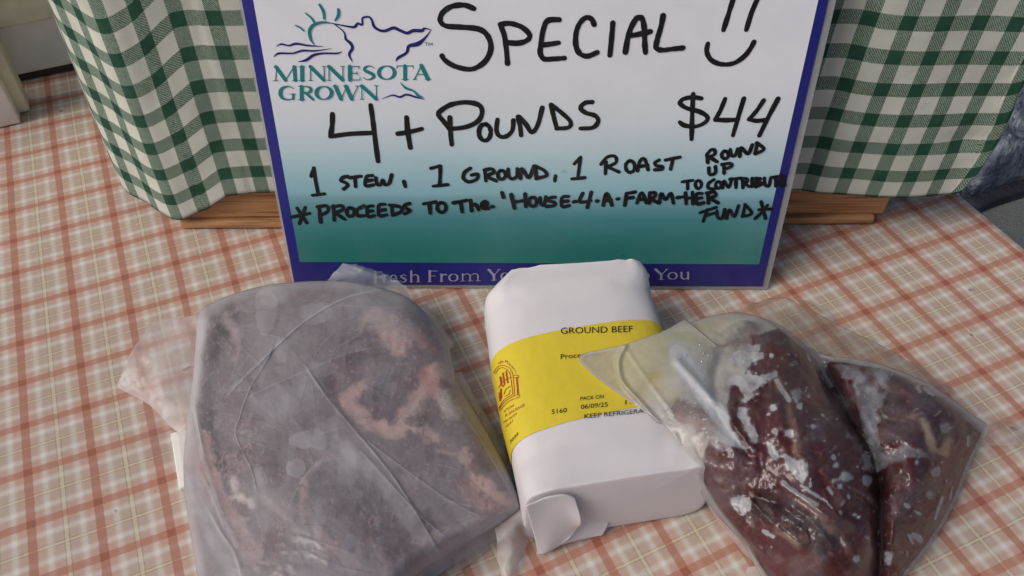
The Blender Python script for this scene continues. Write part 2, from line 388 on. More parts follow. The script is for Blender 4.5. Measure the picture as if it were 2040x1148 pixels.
ucell = np.where(np.arange(len(seg)) < i_l, (seg-seg[i_l])/PER, np.where(np.arange(len(seg)) > i_r, 17+(seg-seg[i_r])/PER, np.interp(seg, [seg[i_l], seg[i_r]], [0, 17])))
nz = 60; TOP = .222; V = []; UV = []
for k in range(nz):
    f = k/(nz-1)
    for i, h in enumerate(hemc):
        z = h[2]+(TOP-h[2])*f
        wav = .0016*math.sin(ucell[i]*.9+f*3+2*math.sin(ucell[i]*.31))*(1-f*.4)+.0016*(fbm(np.array(ucell[i]*.7), np.array(f*7.), 51, 3)-.5)
        wav *= 1 if abs(h[0]) > .16 else .35
        crease = .0022*math.exp(-((z-.075)/.006)**2)*(math.exp(-((h[0]-.262)/.012)**2))
        ny = wav+crease
        x, y = h[0], h[1]+ny
        if x < -.19: x -= .002*math.sin(f*5+1)*(1-f)
        if x > .27 and h[1] < .42: x += .004*math.sin(f*9)*(1-f)-.003*(1-f)**6
        yl = 0
        V.append((x, y, z)); UV.append((ucell[i], (z-h[2])/.0199-.83-.0015*max(0, h[0])*60))
n1 = len(hemc); Fs = grid_faces(nz, n1)
# the top of the drape, closing back over the crate
for k in range(1, 12):
    f = k/11
    for i, h in enumerate(hemc):
        x, y, z = V[(nz-1)*n1+i]
        V.append((x+(.01-x)*f, y+(.64-y)*f*.98 if y < .64 else y-.0*f, TOP+.0015*math.sin(f*3))); UV.append((ucell[i], UV[(nz-1)*n1+i][1]+f*8))
Fs += [tuple(j+(nz-1)*n1 for j in q) for q in grid_faces(12, n1)]
gc = tag(obj('gingham_cloth', V, Fs, MT['gingham'], uv=UV), 'green and white checked gingham cloth draped over the wooden crate', 'cloth')
sm = gc.modifiers.new('thickness', 'SOLIDIFY'); sm.thickness = .0011; sm.offset = 0

# ================================================================== the price sign
bl = G(583, 573); br = G(1530, 577.5); SE = (br-bl)/np.linalg.norm(br-bl); LEAN = math.radians(10.6)
SUPV = math.cos(LEAN)*EZ+math.sin(LEAN)*np.array([-SE[1], SE[0], 0]); SN = np.cross(SE, SUPV)      # SN looks at the camera
sign = thing('price_sign', 'laminated white and teal price card with blue border and black handwriting', 'sign', (bl+br)/2)
def AB(px, py):
    P = ONPLANE(np.asarray(px, float), np.asarray(py, float), bl, SN)-bl; return np.stack([P@SE, P@SUPV], -1)
def SG(ab, off=0.): ab = np.asarray(ab, float); return bl+ab[..., :1]*SE+ab[..., 1:2]*SUPV+off*SN
SWD = float(AB(1530, 577)[0]); SHT = .214
def splate(a0, a1, b0, b1, off0, off1, name, mt, par, bev):
    return obj(name, *box_vf(SG([(a0+a1)/2, (b0+b1)/2], (off0+off1)/2)[()], SE, SUPV, SN, a1-a0, b1-b0, off1-off0, bev), mt, par)
m, t, out = mat('clear_laminate')
tr = N(t, 'BsdfTransparent', n0=(.93, .94, .95, 1)); df = N(t, 'BsdfPrincipled'); df.inputs['Base Color'].default_value = (.55, .56, .58, 1); df.inputs['Roughness'].default_value = .2
ms = N(t, 'MixShader', n0=.42); t.links.new(tr.outputs[0], ms.inputs[1]); t.links.new(df.outputs[0], ms.inputs[2]); t.links.new(ms.outputs[0], out.inputs[0])
splate(0, SWD, 0, SHT+.003, -.0012, -.0002, 'laminate', m, sign, .0003)
aL = .0015; bB = float(AB(1000, 568)[1]); aR = SWD-.0040
blue = plain('royal_blue_ink', (.016, .020, .21), .35, .4, .1, .2)
splate(aL, aR, bB, SHT, -.0001, .0003, 'border', blue, sign, .0001)
qa = AB([600, 1512, 1512], [526, 521, 521]); pa0, pb0 = aL+.0056, float(AB(1056, 523.5)[1]); pa1 = aR-.0050
m, t, out = mat('printed_gradient')
uv = N(t, 'UVMap', uv_map='UVMap').outputs[0]; sp = N(t, 'SeparateXYZ'); t.links.new(uv, sp.inputs[0])
bb = lambda y: float((AB(1056, y)[1]-pb0)/(SHT-.006-pb0))
wvv = M(t, 'ADD', sp.outputs[1], M(t, 'MULTIPLY', M(t, 'SUBTRACT', noise(t, 3.5, 3, .5, uv), .5), .03))
stops = [(0, (.028, .200, .175)), (bb(500), (.028, .19, .175)), (bb(470), (.04, .215, .205)), (bb(435), (.07, .25, .265)), (bb(412), (.13, .32, .35)), (bb(396), (.19, .38, .42)), (bb(386), (.26, .49, .55)),
         (bb(345), (.37, .585, .645)), (bb(300), (.53, .68, .73)), (bb(240), (.70, .765, .82)), (bb(150), (.80, .82, .88)), (1, (.81, .83, .89))]
c = RAMP(t, wvv, stops)
sm_ = RAMP(t, noise(t, 90, 3, .7), [(.70, (0, 0, 0)), (.76, (1, 1, 1))])
low = RAMP(t, sp.outputs[1], [(.0, (1, 1, 1)), (.30, (.6, .6, .6)), (.42, (0, 0, 0))])
c = MIX(t, M(t, 'MULTIPLY', M(t, 'MULTIPLY', sm_, low), .55), c, (.03, .05, .05))
c = MIX(t, M(t, 'MULTIPLY', RAMP(t, noise(t, 7, 5, .7), [(.45, (0, 0, 0)), (.75, (1, 1, 1))]), .22), c, (.34, .38, .41))
pbsdf(t, out, c, .34, .45, bump(t, noise(t, 9, 3), .0010, .35), .25, .12)
ng = 24; gv = []; guv = []
for j in range(ng):
    for i in range(ng):
        a = pa0+(pa1-pa0)*i/(ng-1); b = pb0+(SHT-.006-pb0)*j/(ng-1); gv.append(SG([a, b], .0005)); guv.append((i/(ng-1), j/(ng-1)))
obj('printed_panel', gv, grid_faces(ng, ng), m, sign, uv=guv)

# ---- strokes on the sign
_off = [0]
def ribbon(P2, wd, off, taper=None):
    """flat ribbon with round ends in sign coordinates; wd in metres (scalar or per point)"""
    P2 = np.asarray(P2, float); n = len(P2); wd = np.broadcast_to(np.asarray(wd, float), (n,)).copy()
    T = np.gradient(P2, axis=0); T /= np.linalg.norm(T, axis=1)[:, None]+1e-12; Nn = np.c_[-T[:, 1], T[:, 0]]
    Lf = P2+Nn*wd[:, None]/2; Rg = P2-Nn*wd[:, None]/2
    V = [*Lf, *Rg]; Fs = [(i, n+i, n+i+1, i+1) for i in range(n-1)]
    for end, s in ((0, -1), (n-1, 1)):
        k0 = len(V); r = wd[end]/2; m_ = 6
        for j in range(1, m_):
            a = math.pi*j/m_; V.append(P2[end]+Nn[end]*r*math.cos(a)+s*T[end]*r*math.sin(a))
        Fs.append([end]+list(range(k0, k0+m_-1))+[n+end])
    return SG(np.array(V), off), Fs
def strokes(name, lst, sc, ox, oy, wpx, mt, par, base=.0007, k=6, label=None, var=.18):
    parts = []
    for i, s in enumerate(lst):
        q = np.array(s, float); px = ox+q[:, 0]/sc; py = oy+q[:, 1]/sc
        ab = catmull(AB(px, py), k) if len(q) > 2 else np.array([AB(px, py)[0]+(AB(px, py)[1]-AB(px, py)[0])*f for f in np.linspace(0, 1, 7)])
        # drop near-duplicate points
        keep = [0]+[j for j in range(1, len(ab)) if np.linalg.norm(ab[j]-ab[j-1]) > 1e-5]; ab = ab[keep]
        wm_ = wpx/3560*(1+var*(fbm(np.arange(len(ab))*.35+i*7, np.zeros(len(ab))+i, 61, 2)-.5)*2)
        parts.append(ribbon(ab, wm_, base+.000012*(i % 40)))
    V, Fs = join(parts); o = obj(name, V, Fs, mt, par, False)
    if label: o['label'] = label
    return o
m, t, out = mat('marker_ink')
c = RAMP(t, noise(t, 260, 4, .6, stretch=(1, 1, .4)), [(.32, (.006, .006, .008)), (.62, (.010, .010, .013)), (.80, (.045, .045, .05))])
pbsdf(t, out, c, .38, .4); ink = m
def circ(x, y, rx, ry, a0=100, n=9): return [(x+rx*math.cos(math.radians(a0-i*360/n)), y-ry*math.sin(math.radians(a0-i*360/n))) for i in range(n+1)]
Z3 = [[(265, 42), (215, 24), (150, 32), (105, 65), (95, 105), (125, 130), (200, 136), (290, 146), (335, 180), (352, 240), (330, 300), (285, 338), (240, 350), (170, 335), (120, 305), (104, 282)],
  [(400, 125), (420, 180), (430, 250), (436, 320)], [(398, 122), (450, 117), (510, 137), (548, 175), (535, 203), (490, 217), (430, 214)],
  [(698, 98), (640, 103), (617, 150), (606, 220), (602, 268), (622, 297), (670, 297), (725, 293)], [(615, 226), (660, 221), (695, 215)],
  [(875, 122), (862, 95), (832, 88), (800, 120), (783, 170), (783, 230), (803, 270), (842, 283), (890, 264)], [(970, 115), (963, 200), (955, 278)],
  [(1034, 262), (1046, 190), (1066, 130), (1096, 87), (1120, 96), (1130, 150), (1132, 220), (1136, 265)], [(1050, 180), (1100, 172), (1160, 158)],
  [(1225, 78), (1215, 130), (1195, 200), (1190, 240), (1218, 252), (1275, 246), (1325, 241)]]
strokes('handwriting', Z3, 2.55, 840, 0, 9.6, ink, sign, label='large handwritten word SPECIAL')
strokes('handwriting', [[(1585, -20), (1560, 60), (1532, 150)], [(1710, -20), (1675, 60), (1648, 148)], [(1452, 220), (1447, 262), (1470, 303), (1520, 324), (1580, 320), (1630, 290), (1665, 250), (1686, 212)]], 2.55, 840, 0, 9.2, ink, sign, label='hand-drawn smiling face')
strokes('handwriting', [[(352, 75), (350, 140), (340, 204)], [(340, 204), (450, 189), (582, 183)], [(570, 25), (582, 110), (598, 240), (612, 345)], [(775, 95), (782, 180), (797, 268)], [(725, 188), (790, 178), (862, 160)],
  [(1022, 95), (1026, 180), (1033, 250)], [(1020, 160), (985, 115), (957, 76), (985, 45), (1040, 18), (1120, 8), (1190, 25), (1206, 68), (1180, 118), (1110, 150), (1020, 160)]], 2.87, 540, 200, 9.6, ink, sign, label='handwritten four plus and capital P')
strokes('handwriting', [circ(321, 670, 30, 42, 80), [(385, 605), (380, 660), (397, 690), (430, 690), (460, 660), (466, 610)], [(488, 590), (500, 640), (505, 685)], [(495, 590), (530, 630), (560, 670), (590, 630), (612, 545)],
  [(657, 530), (670, 590), (685, 648)], [(657, 530), (710, 570), (755, 615), (745, 645), (685, 650)], [(865, 516), (830, 520), (806, 545), (832, 570), (880, 585), (896, 612), (870, 645), (806, 650)],
  ], 2.55, 840, 0, 9.0, ink, sign, label='handwritten word OUNDS')
strokes('handwriting', [[(1378, 475), (1373, 580), (1370, 705)], [(1420, 498), (1380, 492), (1330, 500), (1312, 522), (1345, 547), (1410, 565), (1450, 592), (1438, 620), (1390, 640), (1335, 635), (1310, 618)],
  [(1540, 500), (1515, 560), (1490, 605)], [(1490, 606), (1550, 608), (1604, 605)], [(1635, 498), (1610, 580), (1580, 685)], [(1735, 508), (1700, 560), (1662, 602)], [(1662, 603), (1700, 611), (1748, 606)], [(1808, 500), (1760, 590), (1714, 685)]], 2.55, 840, 0, 9.0, ink, sign, label='handwritten price $44')
strokes('handwriting', [[(230, 432), (247, 383)], [(245, 383), (258, 470), (272, 535)], [(238, 540), (307, 531)],
  [(440, 431), (412, 438), (400, 456), (428, 468), (438, 484), (416, 504)], [(450, 440), (515, 430)], [(480, 437), (484, 490)], [(580, 426), (547, 434), (541, 484), (585, 480)], [(545, 458), (580, 452)], [(600, 440), (606, 474), (626, 478), (640, 452), (652, 478), (676, 470), (690, 422)],
  [(760, 460), (768, 490)], [(915, 385), (966, 371)], [(968, 372), (967, 420), (964, 482)], [(928, 487), (1010, 478)],
  [(1140, 384), (1107, 408), (1100, 442), (1132, 462), (1176, 446), (1180, 418), (1146, 424)], [(1222, 395), (1228, 457)], [(1220, 395), (1262, 388), (1273, 408), (1236, 430), (1287, 456)], circ(1318, 422, 22, 25), [(1355, 388), (1358, 430), (1381, 445), (1406, 428), (1408, 388)],
  [(1425, 442), (1432, 385), (1473, 438), (1502, 373)], [(1512, 372), (1516, 442)], [(1508, 372), (1558, 395), (1574, 425), (1516, 443)]], 2.87, 540, 200, 7.6, ink, sign, label='handwritten line 1 stew, 1 ground')
strokes('handwriting', [[(152, 325), (148, 360)], [(275, 248), (316, 205)], [(316, 205), (306, 280), (298, 342)], [(260, 346), (342, 338)], [(482, 235), (478, 312)], [(450, 250), (490, 203), (540, 198), (547, 238), (490, 266)], [(490, 266), (567, 300)], circ(640, 265, 30, 38),
  [(688, 292), (704, 228), (735, 218), (757, 287)], [(695, 265), (755, 256)], [(828, 222), (800, 240), (815, 260), (850, 265), (842, 284), (800, 285)], [(870, 222), (964, 203)], [(920, 212), (903, 282)],
  [(1140, 185), (1146, 237)], [(1138, 187), (1168, 155), (1190, 158), (1190, 184), (1154, 200)], [(1154, 200), (1207, 233)], circ(1258, 188, 22, 25), [(1292, 152), (1300, 190), (1325, 190), (1340, 148)], [(1355, 197), (1361, 140), (1408, 180), (1436, 123)], [(1470, 112), (1454, 177)], [(1465, 110), (1512, 150), (1455, 181)],
  [(1152, 272), (1155, 310), (1175, 316), (1196, 300), (1195, 263)], [(1250, 255), (1252, 307)], [(1238, 250), (1290, 243), (1300, 262), (1254, 280)]], 3.28, 1060, 250, 7.4, ink, sign, label='handwritten words 1 roast and round up')
strokes('handwriting', [[(980, 365), (1050, 355)], [(1015, 362), (1015, 412)], circ(1085, 382, 20, 26), [(1187, 350), (1152, 375), (1150, 405), (1192, 410)], circ(1215, 385, 18, 22), [(1243, 405), (1251, 358), (1283, 402), (1302, 343)], [(1290, 347), (1365, 340)], [(1330, 345), (1330, 402)], [(1372, 345), (1376, 402)], [(1368, 346), (1400, 344), (1402, 364), (1378, 372)], [(1378, 372), (1417, 395)],
  [(1435, 340), (1436, 396)], [(1460, 340), (1460, 396)], [(1455, 340), (1490, 346), (1464, 365), (1502, 376), (1460, 398)], [(1515, 338), (1520, 384), (1545, 388), (1556, 338)], [(1558, 336), (1640, 325)], [(1590, 335), (1590, 392)], [(1650, 330), (1626, 335), (1624, 390), (1652, 385)], [(1625, 360), (1648, 358)],
  [(1095, 565), (1200, 530)], [(1142, 545), (1115, 622)], [(1140, 582), (1192, 566)], [(1205, 553), (1211, 595), (1240, 600), (1256, 543)], [(1268, 602), (1286, 545), (1318, 592), (1346, 518)], [(1390, 510), (1372, 588)], [(1387, 510), (1432, 568), (1370, 590)], [(1493, 492), (1522, 602)], [(1455, 602), (1505, 555), (1535, 515)], [(1480, 545), (1560, 540)]], 3.28, 1060, 250, 7.2, ink, sign, label='handwritten words to contribute and fund')
strokes('handwriting', [[(118, 665), (222, 643)], [(150, 613), (205, 697)], [(197, 608), (163, 702)], [(275, 605), (285, 692)], [(266, 606), (318, 600), (326, 630), (282, 656)], [(358, 600), (362, 682)], [(352, 606), (404, 599), (411, 620), (368, 640)], [(368, 640), (422, 676)], circ(455, 635, 22, 25), [(532, 600), (492, 624), (495, 655), (532, 656)],
  [(582, 600), (552, 608), (555, 660), (592, 655)], [(553, 632), (582, 628)], [(652, 590), (617, 598), (620, 655), (662, 650)], [(618, 627), (652, 621)], [(690, 595), (695, 652)], [(680, 595), (736, 605), (747, 630), (695, 653)], [(792, 585), (762, 598), (775, 615), (796, 626), (763, 646)],
  [(873, 588), (942, 577)], [(905, 585), (910, 642)], circ(975, 608, 25, 28), [(1043, 582), (1122, 567)], [(1084, 575), (1092, 634)], [(1140, 565), (1146, 627)], [(1146, 600), (1170, 590), (1187, 622)], [(1207, 598), (1236, 590), (1225, 574), (1206, 588), (1211, 612), (1243, 612)], [(1262, 604), (1270, 603)], [(1320, 523), (1328, 550)],
  [(1373, 535), (1391, 612)], [(1452, 530), (1456, 602)], [(1385, 578), (1455, 566)], circ(1496, 575, 22, 26)], 2.87, 540, 200, 8.0, ink, sign, label='handwritten line proceeds to the')
strokes('handwriting', [[(52, 468), (58, 510), (80, 512), (89, 463)], [(152, 465), (117, 470), (106, 488), (146, 500), (145, 520), (95, 526)], [(238, 460), (196, 468), (196, 525), (242, 520)], [(197, 495), (232, 490)], [(270, 496), (292, 492)], [(330, 440), (310, 495), (382, 488)], [(386, 433), (360, 532)], [(422, 490), (430, 489)], [(464, 517), (485, 440), (521, 517)], [(470, 490), (516, 482)], [(556, 476), (564, 475)],
  [(605, 517), (616, 440)], [(616, 440), (672, 430)], [(612, 472), (657, 466)], [(684, 502), (714, 435), (746, 500)], [(690, 480), (740, 476)], [(765, 502), (768, 435)], [(768, 436), (800, 436), (800, 460), (770, 472)], [(770, 472), (822, 502)], [(830, 502), (842, 440), (870, 480), (904, 438), (921, 502)], [(948, 466), (982, 462)], [(1000, 435), (1005, 507)], [(1045, 430), (1050, 507)], [(1003, 470), (1048, 468)],
  [(1110, 440), (1072, 444), (1075, 505), (1117, 500)], [(1073, 472), (1106, 468)], [(1145, 435), (1150, 502)], [(1140, 436), (1188, 430), (1195, 455), (1153, 468)], [(1153, 468), (1212, 500)]], 3.28, 1060, 250, 8.0, ink, sign, label='handwritten words house 4 a farm-her')

# ---- the emblem: sun, state outline, waves, serif lettering
teal = plain('teal_ink', (.012, .215, .225), .35, .4); navy = plain('navy_ink', (.020, .018, .15), .35, .4)
def taper(name, lst, sc, ox, oy, mt, par, base):
    parts = []
    for i, (pts, w0) in enumerate(lst):
        q = np.array(pts, float); ab = catmull(AB(ox+q[:, 0]/sc, oy+q[:, 1]/sc), 6); f = np.linspace(0, 1, len(ab))
        wd = np.interp(f, np.linspace(0, 1, len(w0)), w0)/sc/3560; parts.append(ribbon(ab, wd, base+.00001*i))
    return obj(name, *join(parts), mt, par, False)
emb = taper('emblem', [([(640, 182), (720, 199), (800, 214), (842, 216), (870, 188), (905, 198), (906, 150), (930, 135), (965, 137), (985, 165), (1000, 210), (1040, 240), (1090, 248), (1160, 224), (1210, 243), (1270, 266), (1320, 246), (1390, 246), (1410, 228), (1465, 238)], (6, 10, 16, 20, 16, 14, 14, 14, 16, 22, 20, 22, 24, 22, 24, 26, 16, 3)),
  ([(680, 195), (740, 240), (765, 275), (772, 315), (812, 350), (825, 390), (800, 440), (828, 503)], (6, 10, 12, 18, 24, 22, 20, 2)), ([(1465, 238), (1420, 300), (1360, 352), (1285, 372), (1265, 425), (1200, 465), (1178, 495)], (3, 14, 34, 24, 20, 22, 2)),
  ([(205, 374), (250, 355), (310, 367), (370, 352), (470, 367), (590, 375)], (2, 14, 12, 18, 14, 2)), ([(185, 460), (230, 430), (340, 430), (420, 408), (520, 410), (655, 391)], (2, 16, 12, 16, 12, 2)), ([(385, 498), (450, 485), (510, 445), (590, 430), (700, 430), (740, 414)], (3, 20, 20, 14, 14, 2)),
  ([(1065, 801), (1150, 770), (1210, 785), (1265, 765), (1340, 785), (1410, 804)], (2, 12, 16, 16, 16, 3))], 4.08, 500, 0, navy, sign, .0007)
taper('sunburst', [([(515, 360), (485, 310), (478, 250), (502, 205), (550, 183), (600, 177), (642, 183)], (4, 20, 24, 22, 20, 16, 8)), ([(560, 35), (590, 90), (597, 150)], (18, 20, 14)), ([(445, 103), (490, 140), (514, 174)], (10, 14, 16)), ([(365, 203), (400, 220), (430, 245)], (10, 14, 12)), ([(712, 72), (711, 120), (686, 163)], (18, 20, 12)),
  ], 4.08, 500, 0, teal, emb, .00085)
taper('river', [([(1215, 665), (1258, 710), (1322, 735), (1360, 772), (1405, 788)], (3, 20, 14, 20, 3))], 4.08, 500, 0, teal, emb, .00085)
TK, TN = .23, .065
def arc(cx, cy, rx, ry, a0, a1, n=12): return [(cx+rx*math.cos(math.radians(a0+(a1-a0)*i/n)), cy+ry*math.sin(math.radians(a0+(a1-a0)*i/n))) for i in range(n+1)]
def oring(cx, cy, rx, ry): 
    p = arc(cx, cy, rx, ry, 90, 450, 24); return (p, [TN+(TK-TN)*abs(math.cos(math.radians(90+15*i)))**1.2 for i in range(25)])
SR = lambda x0, x1, y: ([(x0, y), (x1, y)], [.05, .05])
GL = {'M': [([(.10, .02), (.14, .98)], [.06, .06]), ([(.12, .97), (.50, .06)], [TK*1.05]*2), ([(.50, .04), (.84, .98)], [.06, .06]), ([(.86, .97), (.90, .03)], [TK*.95]*2), SR(0, .2, .02), SR(.78, 1, .02), SR(.02, .18, .98), SR(.8, .96, .98)],
 'I': [([(.5, .03), (.5, .97)], [TK]*2), SR(.1, .9, .02), SR(.1, .9, .98)],
 'N': [([(.10, .02), (.10, .98)], [.06]*2), ([(.10, .97), (.88, .04)], [TK]*2), ([(.90, .02), (.90, .98)], [.06]*2), SR(0, .2, .02), SR(0, .2, .98), SR(.78, 1, .98)],
 'E': [([(.22, .03), (.22, .97)], [TK]*2), ([(.2, .97), (.9, .97)], [.06]*2), ([(.2, .5), (.75, .5)], [.06]*2), ([(.2, .03), (.95, .03)], [.06]*2), ([(.9, .97), (.88, .82)], [.05]*2), ([(.95, .03), (.97, .2)], [.05]*2), ([(.75, .4), (.75, .6)], [.05]*2)],
 'S': [([(.88, .82), (.7, .95), (.45, .97), (.2, .85), (.2, .68), (.5, .53), (.8, .38), (.85, .2), (.6, .05), (.35, .03), (.1, .18)], [.05, .06, .09, .17, .2, .22, .22, .18, .1, .06, .05])],
 'O': [oring(.5, .5, .42, .46)], 'T': [([(.5, .03), (.5, .95)], [TK]*2), ([(.02, .96), (.98, .96)], [.06]*2), ([(.03, .96), (.0, .8)], [.05]*2), ([(.97, .96), (1, .8)], [.05]*2), SR(.3, .7, .02)],
 'A': [([(.08, .02), (.48, .98)], [.07]*2), ([(.48, .97), (.86, .03)], [TK*1.05]*2), ([(.26, .36), (.68, .36)], [.06]*2), SR(0, .2, .02), SR(.7, 1.02, .02)],
 'G': [([(.9, .82), (.7, .95), (.5, .97), (.22, .82), (.13, .5), (.22, .18), (.5, .03), (.75, .06), (.88, .14)], [.05, .07, .1, .2, .24, .2, .1, .07, .06]), ([(.88, .08), (.88, .42)], [.14]*2), SR(.68, 1, .43)],
 'R': [([(.22, .03), (.22, .97)], [TK]*2), ([(.2, .96), (.55, .96), (.78, .85), (.78, .62), (.55, .5), (.25, .49)], [.06, .08, .18, .18, .08, .05]), ([(.5, .5), (.95, .03)], [.2, .16]), SR(.02, .42, .02), SR(.02, .3, .98)],
 'W': [([(.08, .97), (.30, .04)], [TK]*2), ([(.30, .04), (.52, .95)], [.06]*2), ([(.48, .97), (.70, .04)], [TK]*2), ([(.70, .04), (.94, .97)], [.06]*2), SR(0, .2, .98), SR(.84, 1.02, .98), SR(.4, .58, .98)],
 'F': [([(.22, .03), (.22, .97)], [TK]*2), ([(.2, .96), (.95, .96)], [.08]*2), ([(.2, .52), (.75, .52)], [.08]*2), SR(.02, .45, .02)],
 'Y': [([(.1, .97), (.5, .45)], [TK]*2), ([(.5, .45), (.92, .97)], [.08]*2), ([(.5, .48), (.5, .03)], [TK]*2), SR(.3, .7, .02), SR(0, .28, .98), SR(.78, 1.02, .98)],
 's': [([(.85, .55), (.6, .66), (.3, .62), (.2, .5), (.5, .37), (.82, .22), (.7, .07), (.4, .02), (.12, .12)], [.06, .08, .1, .15, .17, .17, .14, .08, .05])],
 'h': [([(.2, .02), (.2, 1)], [.19]*2), ([(.25, .5), (.5, .66), (.75, .58), (.8, .4), (.8, .02)], [.05, .1, .15, .18, .18]), SR(.05, .38, .02), SR(.62, .98, .02)],
 'r': [([(.3, .02), (.3, .66)], [.2]*2), ([(.35, .45), (.6, .64), (.9, .6)], [.06, .12, .16]), SR(.08, .55, .02), SR(.08, .3, .66)],
 'o': [(arc(.5, .34, .4, .32, 90, 450, 20), [.06+.12*abs(math.cos(math.radians(90+18*i))) for i in range(21)])],
 'm': [([(.12, .02), (.12, .66)], [.13]*2), ([(.14, .5), (.3, .66), (.46, .58), (.48, .4), (.48, .02)], [.05, .08, .1, .13, .13]), ([(.5, .5), (.68, .66), (.84, .58), (.86, .4), (.86, .02)], [.05, .08, .1, .13, .13]), SR(.02, .24, .02), SR(.38, .6, .02), SR(.76, .98, .02)],
 'u': [([(.2, .66), (.2, .2), (.4, .03), (.65, .1), (.78, .25)], [.18, .18, .14, .08, .05]), ([(.8, .02), (.8, .66)], [.18]*2), SR(.05, .25, .66), SR(.62, .85, .66)],
 'e': [(arc(.5, .34, .38, .32, 0, 320, 18), [.07+.1*abs(math.sin(math.radians(i*18+90)))*(1 if 3 < i < 16 else .6) for i in range(19)]), ([(.12, .36), (.86, .36)], [.06]*2)],
 't': [([(.45, .9), (.45, .2), (.6, .03), (.9, .1)], [.16, .18, .14, .06]), ([(.1, .66), (.85, .66)], [.07]*2)]}
def serif(name, items, mt, par, base):
    """items: (letter, x_left, x_right, y_base_left, y_base_right, cap_px) in photograph pixels on the sign"""
    parts = []; k = 0
    for ch, x0, x1, yb0, yb1, cap in items:
        for pts, wd in GL[ch]:
            q = np.array(pts, float); smoothed = len(q) > 2 and len(q) < 13
            px = x0+(x1-x0)*q[:, 0]; py = yb0+(yb1-yb0)*q[:, 0]-cap*q[:, 1]
            ab = AB(px, py); wd = np.asarray(wd, float)
            if smoothed: ab = catmull(ab, 4); wd = np.interp(np.linspace(0, 1, len(ab)), np.linspace(0, 1, len(wd)), wd)
            elif len(ab) == 2: wd = np.linspace(wd[0], wd[-1], 2)
            parts.append(ribbon(ab, wd*cap/3560*1.05, base+.00001*(k % 30))); k += 1
    return obj(name, *join(parts), mt, par, False)
def row(word, edges, y0, y1, xa, xb, cap):
    its = []
    for ch, (a, b) in zip(word, edges): f = lambda x: y0+(y1-y0)*(x-xa)/(xb-xa); its.append((ch, a, b, f(a), f(b), cap))
    return its
z2 = lambda x: 500+x/4.08
serif('lettering', row('MINNESOTA', [(z2(a), z2(b)) for a, b in [(183, 382), (388, 446), (472, 610), (622, 762), (780, 892), (905, 1015), (1028, 1180), (1186, 1320), (1318, 1458)]], 160.6, 157.4, z2(183), z2(1458), 28.6)
      + row('GROWN', [(z2(a), z2(b)) for a, b in [(222, 362), (385, 512), (520, 668), (668, 884), (888, 1036)]], 198.5, 197, z2(222), z2(1036), 27.8), teal, emb, .0007)
strokes('trademark', [[(1415, 344), (1438, 344)], [(1426, 344), (1426, 366)], [(1446, 366), (1448, 345), (1460, 362), (1473, 345), (1476, 366)]], 4.08, 500, 0, 1.0, teal, emb)
lav = plain('lavender_ink', (.36, .35, .50), .4, .4)
sl = row('Fresh', [(744, 762), (762, 774), (776, 792), (796, 812), (815, 838)], 561, 557, 796, 1000, 22)+row('From', [(852, 872), (875, 891), (893, 914), (917, 958)], 561, 557, 796, 1000, 22)+row('Your', [(971, 997), (997, 1015), (1018, 1038), (1040, 1054)], 561, 557, 796, 1000, 22)
serif('slogan', sl, lav, sign, .0007); sl = row('to', [(1262, 1274), (1276, 1294)], 556, 555, 1262, 1376, 21)+row('You', [(1303, 1331), (1329, 1350), (1353, 1375)], 556, 555, 1262, 1376, 21)
serif('slogan', sl, lav, sign, .0007)

# ================================================================== white wrapped package
def lerp(a, b, t): return a+(b-a)*t
Lp = [(0, 1006, 582), (.03, 988, 598), (.08, 964, 622), (.33, 981, 738), (.55, 999, 830), (.745, 1020, 915), (1, 1044, 1028)]
Rp = [(0, 1276, 560), (.03, 1286, 570), (.08, 1292, 588), (.33, 1322, 678), (.745, 1378, 838), (1, 1418, 968)]
def edge(tab, s):
    T = np.array(tab); p = G(np.interp(s, T[:, 0], T[:, 1]), np.interp(s, T[:, 0], T[:, 2]), .026); return p
pk = thing('wrapped_package', 'white butcher paper package with a yellow ground beef label, between the two bags of meat', 'package', (.038, .245, 0))
NS, NT = 60, 84; PH = .0465
def psec(s, off=0., th=None):
    l, r = edge(Lp, s), edge(Rp, s); c = (l+r)/2; h = (r-l)/2; hw = np.linalg.norm(h); ax = h/hw
    th = np.linspace(0, 2*math.pi, NT, endpoint=False) if th is None else th
    ca, sa = np.cos(th), np.sin(th); n = 3.1+4.5*max(0, 1-s/.12)+3.2*max(0, (s-.82)/.18)
    x = np.sign(ca)*np.abs(ca)**(2/n); z = np.sign(sa)*np.abs(sa)**(2/n)
    hh = PH/2*(1-.10*max(0, (.06-s)/.06)); skew = .0
    w_ = fbm(np.cos(th)*2+5, np.full_like(th, s*4), 71, 3)-.5
    zz = PH/2+z*(PH/2)+off*z
    crm = .0016*max(0, 1-s/.22)+.0012*max(0, (s-.7)/.3)+.0004
    zz = zz+np.where(z > .3, crm*(np.abs(fbm(x*5+3, np.full_like(x, s*9.), 73, 3)-.5)*2-.25), 0)
    zz = np.where(z > 0, zz-.0028*(1-np.clip(1-np.abs(x)**2, 0, 1))*0+.0008*w_, zz)
    zz = np.where(z > 0, PH/2+(zz-PH/2)*(1-.08*max(0, (.08-s)/.08)), zz)
    return c+(x*(hw+off)+.0006*w_)[:, None]*ax+np.c_[np.zeros((len(th), 2)), zz-.026]
ss = np.r_[0, .006, .02, np.linspace(.04, .97, NS-6), .985, .996, 1.0]; V = []
for s in ss: V.append(psec(s))
V = np.vstack(V); V[:, 2] = np.maximum(V[:, 2], .0006); nS = len(ss)
Fs = grid_faces(nS, NT, True)
